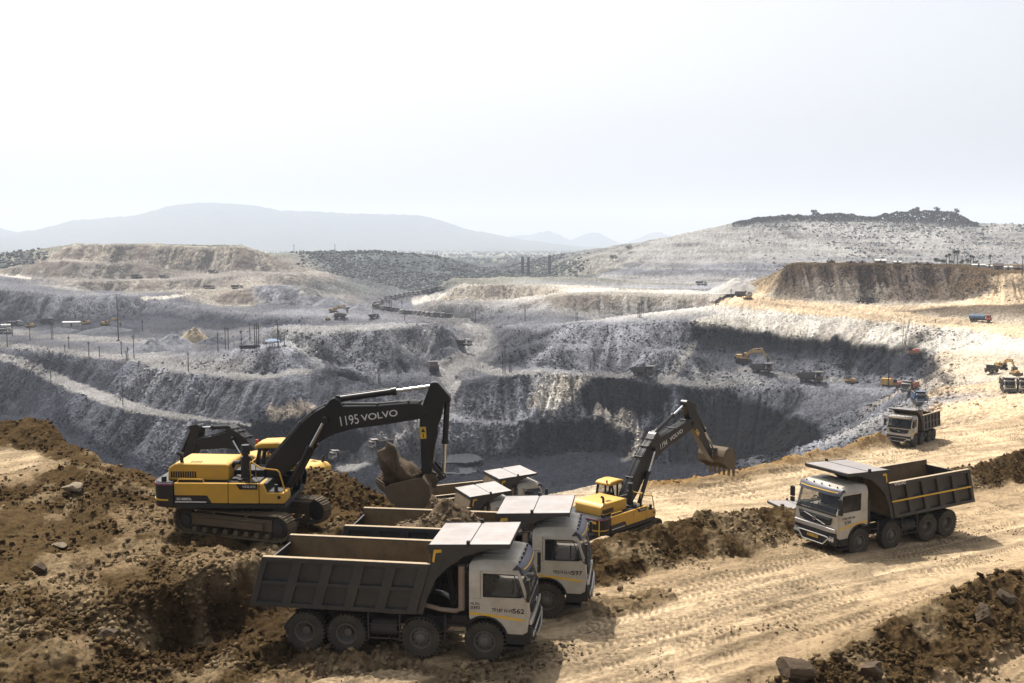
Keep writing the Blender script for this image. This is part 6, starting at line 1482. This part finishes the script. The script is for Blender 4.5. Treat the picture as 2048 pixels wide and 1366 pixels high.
def palm(p, h, label):
    T = empty('palm_tree', p - Vector((0, 0, .3)), (0, 0, random.random() * 6), label, 'palm tree', 'palms beside the village')
    mb = MB(); mb.cyl((0, 0, 0), (.15, 0, h * .82), .22, .16, 7); mb.build('trunk', M_bark, T); mb = MB()
    for k in range(22):
        a = random.random() * 6.28; e = random.uniform(-.6, 1.2); L_ = h * .24; w = .22; pr = None
        for i in range(4):
            t = i / 3; q = Vector((.15 + math.cos(a) * L_ * t * math.cos(e * (1 - t * .4)), math.sin(a) * L_ * t * math.cos(e * (1 - t * .4)), h * .82 + L_ * (math.sin(e) * t - .45 * t * t))); s = Vector((-math.sin(a), math.cos(a), 0)) * w * (1.2 - t)
            if pr: mb.add([pr[0] - pr[1], pr[0] + pr[1], q + s, q - s], [(0, 1, 2, 3)])
            pr = (q, s)
    leafs(mb, (.15, 0, h * .84), h * .13, 60, .35); mb.build('crown', M_leaf, T, smooth=0)
def plat(px, Y): x = (px - 1024) / FPX * Y; return Vector((x, Y, ground(x, Y)))
for px, h, t in [(1890, 6.6, 'shorter palm at the left of the palm group'), (1896, 7.4, 'palm just left of the two tallest palms'), (1905, 9.2, 'left one of the two tallest palms'), (1912, 9.4, 'right one of the two tallest palms'), (1939, 6.6, 'palm in the right hand cluster of low trees'), (1944, 6.2, 'lower palm at the right end of the tree cluster'), (1978, 7.6, 'single palm standing apart left of the dark gabled hut')]: palm(plat(px, 562), h, t)
for px, h, t in [(1872, 4.4, 'round bushy tree, leftmost on the plateau edge'), (1880, 3.6, 'low bush between the leftmost tree and the palms'), (1886, 4.0, 'bushy tree at the foot of the shorter palm'), (1901, 3.4, 'low bush under the tall palms'), (1918, 3.2, 'low bush right of the tall palms'), (1923, 3.8, 'small tree between the two groups of palms'), (1931, 4.4, 'small tree left of the right hand palm cluster'), (1949, 3.6, 'low bush at the right end of the palm cluster')]: tree(plat(px, 560), h, h * .45, t, 'low trees beside the village', n=160)
for px, py, h, t in [(1226, 524, 11, 'lone tree low on the left shoulder of the old tip'), (1256, 506, 11, 'lone tree higher on the left shoulder of the old tip')]: tree(seat(px, py, 1000), h, h * .45, t, 'lone trees on the shoulder of the old tip', n=200)
crest = [(1462, 444), (1475, 438), (1500, 432), (1530, 427), (1545, 429), (1570, 424), (1600, 426), (1618, 426), (1626, 419), (1636, 424), (1700, 423), (1720, 428), (1745, 429), (1760, 424), (1775, 421), (1800, 418), (1812, 417), (1824, 412), (1834, 417), (1850, 417), (1880, 418), (1905, 420), (1920, 427), (1935, 436), (1950, 446)]
mb = MB()
for k in range(8200):
    px = random.uniform(1462, 1950); top = np.interp(px, *zip(*crest)) + 5 * (vnoise(np.array([px / 9.0]), np.array([.5]), 4)[0]); Y = random.uniform(1390, 1430); x = (px - 1024) / FPX * Y
    g0 = 446 + 3 * random.random() + 8 * (vnoise(np.array([px / 14.0]), np.array([9.5]), 14)[0] - .3); top += 3; py = lerp(top, g0, random.random() ** 1.1); s = random.uniform(.7, 1.7); q = Vector((x, Y, CAMZ + (HORIZON - py) / FPX * Y))
    a = Vector((random.gauss(0, 1), random.gauss(0, .6), random.gauss(0, .7))).normalized() * s; b = a.cross(Vector((random.random() - .5, 1, random.random()))).normalized() * s
    mb.add([q - a, q + b, q + a, q - b], [(0, 1, 2, 3)])
o = mb.build('woodland', M_leaf2, smooth=0); tag(o, kind='stuff')
for px, top, t in [(1622, 417, 'tree rising above the wood left of the radio mast'), (1826, 410, 'tree with a round crown above the hilltop wood'), (1868, 412, 'small tree on the highest part of the hilltop wood'), (1907, 413, 'tree at the right end of the hilltop wood')]:
    Y = 1418; z0 = CAMZ + (HORIZON - 437) / FPX * Y; tree(Vector(((px - 1024) / FPX * Y, Y, z0)), (437 - top) / FPX * Y, 5.0, t, 'trees rising above the hilltop wood', n=200)
# ================================================================== LOOSE ROCK AND CLODS
def scatter(name, weight, count, r0, r1, power, material, icos, seed, jit=.35, sink=.25, bright=(.55, 1.5)):
    rg = np.random.default_rng(seed)
    w = weight.ravel(); idx = rg.choice(w.size, count, p=w / w.sum())
    P_ = np.stack([Xr.ravel()[idx], Yr.ravel()[idx], Zr.ravel()[idx]], 1)
    P_[:, :2] += (rg.random((count, 2)) - .5) * (P_[:, 1:2] / 900)
    r = r0 * (r1 / r0) ** (rg.random(count) ** power); A_l = ALB.reshape(-1, 3)[idx] * rg.uniform(*bright, (count, 1))
    vs, fs, cs, base = [], [], [], 0
    kind = rg.integers(0, len(icos), count); ang = rg.random(count) * 6.283
    for k in range(len(icos)):
        m = kind == k; n = int(m.sum())
        if not n: continue
        b = np.array(icos[k][0]); f = np.array(icos[k][1]); c, s = np.cos(ang[m]), np.sin(ang[m])
        v = np.empty((n, len(b), 3)); v[..., 0] = b[:, 0] * c[:, None] - b[:, 1] * s[:, None]; v[..., 1] = b[:, 0] * s[:, None] + b[:, 1] * c[:, None]; v[..., 2] = b[:, 2]
        v = v * r[m][:, None, None] + P_[m][:, None, :]; v[..., 2] += (r[m] * (.5 - sink))[:, None]
        vs.append(v.reshape(-1, 3)); fs.append((f[None] + (base + np.arange(n) * len(b))[:, None, None]).reshape(-1, 3)); cs.append(np.repeat(A_l[m], len(b), 0)); base += n * len(b)
    vs, fs, cs = np.concatenate(vs), np.concatenate(fs), np.concatenate(cs)
    me = bpy.data.meshes.new(name); me.vertices.add(len(vs)); me.vertices.foreach_set('co', vs.ravel())
    me.loops.add(fs.size); me.loops.foreach_set('vertex_index', fs.ravel().astype(np.int32))
    me.polygons.add(len(fs)); me.polygons.foreach_set('loop_start', np.arange(0, fs.size, 3, dtype=np.int32)); me.update(calc_edges=True)
    me.attributes.new('albedo', 'FLOAT_COLOR', 'POINT').data.foreach_set('color', np.concatenate([np.clip(cs, .01, .8), np.ones((len(cs), 1))], 1).astype(np.float32).ravel())
    me.materials.append(material); o = link(name, me); tag(o, kind='stuff'); return o
VISM = (PY <= np.minimum.accumulate(np.concatenate([np.full((Nu, 1), 9e9), PY[:, :-1]], 1), axis=1) + 6) & (PX > -160) & (PX < 2210) & (PY < 1460)
ICO0 = _icos(7, 1, .30)
def _oct(n):
    out = []
    for k in range(n):
        bm = bmesh.new(); rr = random.Random(70 + k)
        for i in range(9): bm.verts.new(Vector((rr.gauss(0, 1) * 1.2, rr.gauss(0, 1), rr.gauss(0, 1) * .75)).normalized() * rr.uniform(.7, 1.15))
        r_ = bmesh.ops.convex_hull(bm, input=bm.verts[:]); bmesh.ops.delete(bm, geom=[v for v in bm.verts if not v.link_faces], context='VERTS'); bmesh.ops.triangulate(bm, faces=bm.faces[:])
        bm.verts.ensure_lookup_table(); bm.verts.index_update(); out.append(([tuple(v.co) for v in bm.verts], [tuple(v.index for v in f.verts) for f in bm.faces])); bm.free()
    return out
ROCKS = _oct(8)
fieldr = fbm(Xr / 22, Yr / 22, 201, 3); fn = fbm(Xr / 2.2, Yr / 2.2, 202, 3)
scatter('rubble', VISM * (Yr > 200) * (Yr < 760) * (.03 + steep) * sstep(.40, .62, fieldr), 30000, .20, .85, 3.0, M_rock, ROCKS, 3, bright=(.7, 1.6))
scatter('rubble', VISM * (Yr < 125) * clod * (.15 + sstep(.42, .62, fn)), 42000, .016, .17, 3.2, M_soil, ROCKS, 4, bright=(.6, 1.6))
scatter('rubble', VISM * (Yr < 125) * soft * sstep(.52, .70, fn) ** 2, 5200, .015, .07, 2.0, M_soil, ROCKS, 5, bright=(.30, .8))

def tint(c): global ALB_KEEP, ALB; ALB_KEEP = ALB; ALB = np.broadcast_to(np.array(c), ALB.shape).copy()
tint((.135, .142, .13)); RIDG = sstep(.42, .58, fbm(Xr / 60, Yr / 60, 211, 4))  # far clumps lightened, distance haze put into their colour
scatter('scrub', VISM * (PX > 1190) * (Yr > 900) * (.1 + RIDG + 2.2 * sstep(468, 446, PY) * (PX > 1450) * (PX < 1990)) * sstep(1430, 1620, PX + (fbm(Xr / 40, Yr / 40, 5, 3) - .5) * 300), 3600, .8, 2.4, 1.8, M_far, ROCKS, 8, bright=(.6, 1.8))
scatter('woodland', VISM * sstep(560, 640, PX) * sstep(1190, 1080, PX) * (Yr > 1035) * (Yr < 1500) * (.15 + RIDG), 8000, 1.0, 2.8, 1.2, M_far, ROCKS, 9, bright=(.6, 1.3))
scatter('scrub', VISM * sstep(110, 30, PX) * (Yr > 950) * (Yr < 1700), 800, 1.5, 4, 1.4, M_far, ROCKS, 10, bright=(.6, 1.5))
ALB = ALB_KEEP
rg = np.random.default_rng(77); mb = MB()
for k in range(420):                                          # groves on the plain
    Y = rg.uniform(2300, 7000); t = rg.uniform(-.62, .35); x = t * Y
    for j in range(int(rg.integers(4, 14))):
        c = Vector((x + rg.normal(0, 45), Y + rg.normal(0, 20), -33 + rg.uniform(2, 7))); r = rg.uniform(4, 9); b = ROCKS[int(rg.integers(0, 8))]
        mb.add([c + Vector(v) * r for v in b[0]], b[1])
tag(mb.build('woodland', M_leaf), kind='stuff')
# single boulders that stand out
def boulder(px, py, w, label, seed, ymin=20, flat=.8, col=None):
    p = seat(px, py, ymin); r = w / FPX * p.y / 2; bm = bmesh.new(); bmesh.ops.create_icosphere(bm, subdivisions=4, radius=1); a = np.array([v.co for v in bm.verts])
    n = fbm(a[:, 0] * 1.3 + seed, a[:, 1] * 1.3 + a[:, 2] * 1.7, seed, 4, .6); rr = random.Random(seed)
    cuts = [(Vector((rr.gauss(0, 1), rr.gauss(0, 1), rr.gauss(0, .8))).normalized(), rr.uniform(.42, .75)) for _ in range(11)]
    n3 = fbm(a[:, 0] * 7 + seed, a[:, 1] * 7 + a[:, 2] * 5, seed + 3, 3, .6)
    for v, q, q3 in zip(bm.verts, n, n3):
        c = v.co.copy()
        for nn_, d_ in cuts:
            e = c.dot(nn_) - d_
            if e > 0: c -= nn_ * e
        v.co = Vector((c.x * 1.25, c.y, c.z * flat)) * r * 1.05 * (.72 + .56 * float(q)) * (1 + .10 * float(q3 - .5))
    me = bpy.data.meshes.new('boulder'); bm.to_mesh(me); bm.free(); me.materials.append(col or M_clay); me.polygons.foreach_set('use_smooth', [True] * len(me.polygons)); me.set_sharp_from_angle(angle=R(30))
    o = link('boulder', me, None, p + Vector((0, 0, r * .45)), (0, 0, seed)); tag(o, label, 'boulder', 'clods and boulders on the near ground')
M_lst = mat('pale stone', (.21, .165, .11), .95, scale=2, var=.3, bump=.05)
for a in [(1585, 1362, 74, 'dark clay boulder at the left end of the bottom right berm', 3), (1745, 1352, 52, 'slab of dark clay on the bottom right berm', 5), (1965, 1240, 46, 'clod on the crest of the bottom right berm, left one of two', 7), (2010, 1205, 44, 'clod on the crest of the bottom right berm, right one of two', 9), (84, 1148, 34, 'dark clod standing upright on the left ground', 11), (215, 1282, 44, 'grey stone on the slope below the left plateau', 13)]: boulder(*a)
for a in [(150, 985, 44, 'pale slab of stone on the left mound', 15), (120, 1100, 30, 'pale stone left of the excavator tracks', 17)]: boulder(*a, col=M_lst, flat=.5)

# tipped heaps standing on the benches
M_tipg = mat('grey tipped rock', (.17, .175, .19), .97, scale=.5, var=.4, bump=.5); M_tipd = mat('dark tipped shale', (.06, .063, .075), .97, scale=.5, var=.4, bump=.5); M_tipt = mat('tan tipped soil', (.30, .24, .16), .97, scale=.5, var=.3, bump=.4); M_tipw = mat('white tipped sand', (.42, .40, .37), .97, scale=.4, var=.15, bump=.3)
for k, (px, py, w, hh, m, t) in enumerate([(388, 684, 52, 22, M_tipt, 'tan heap beside the pole rows on the left yard'), (305, 702, 70, 20, M_tipg, 'wide grey heap left of the road junction on the left yard'), (346, 690, 64, 18, M_tipg, 'grey heap left of the tan heap on the left yard'), (430, 688, 60, 14, M_tipd, 'dark low heap right of the tan heap'), (215, 663, 90, 10, M_tipd, 'long dark heap left of the tall light mast on the left yard'), (120, 664, 70, 8, M_tipd, 'low dark heap below the pale shed on the left yard'),
        (660, 612, 56, 14, M_tipg, 'grey pile behind the excavator on the middle bench'), (720, 620, 40, 10, M_tipg, 'small grey pile right of the excavator on the middle bench'), (1474, 585, 78, 22, M_tipw, 'pale cone of sand left of the brown plateau'), (1440, 584, 40, 12, M_tipw, 'lower pale cone left of the big pale cone')]):
    p = seat(px, py, 130); s_ = p.y / FPX; o = heap('spoil_heap', w * s_ * 1.4, w * s_ * .9, hh * s_ * 1.45, 300 + k, m, t, 'spoil heap', 'tipped heaps on the benches', n=30, clod=60, sharp=1.15, rmax=.6)
    o.location = p - Vector((0, 0, .5)); o.rotation_euler = (0, 0, lookrz(p) + math.pi / 2)
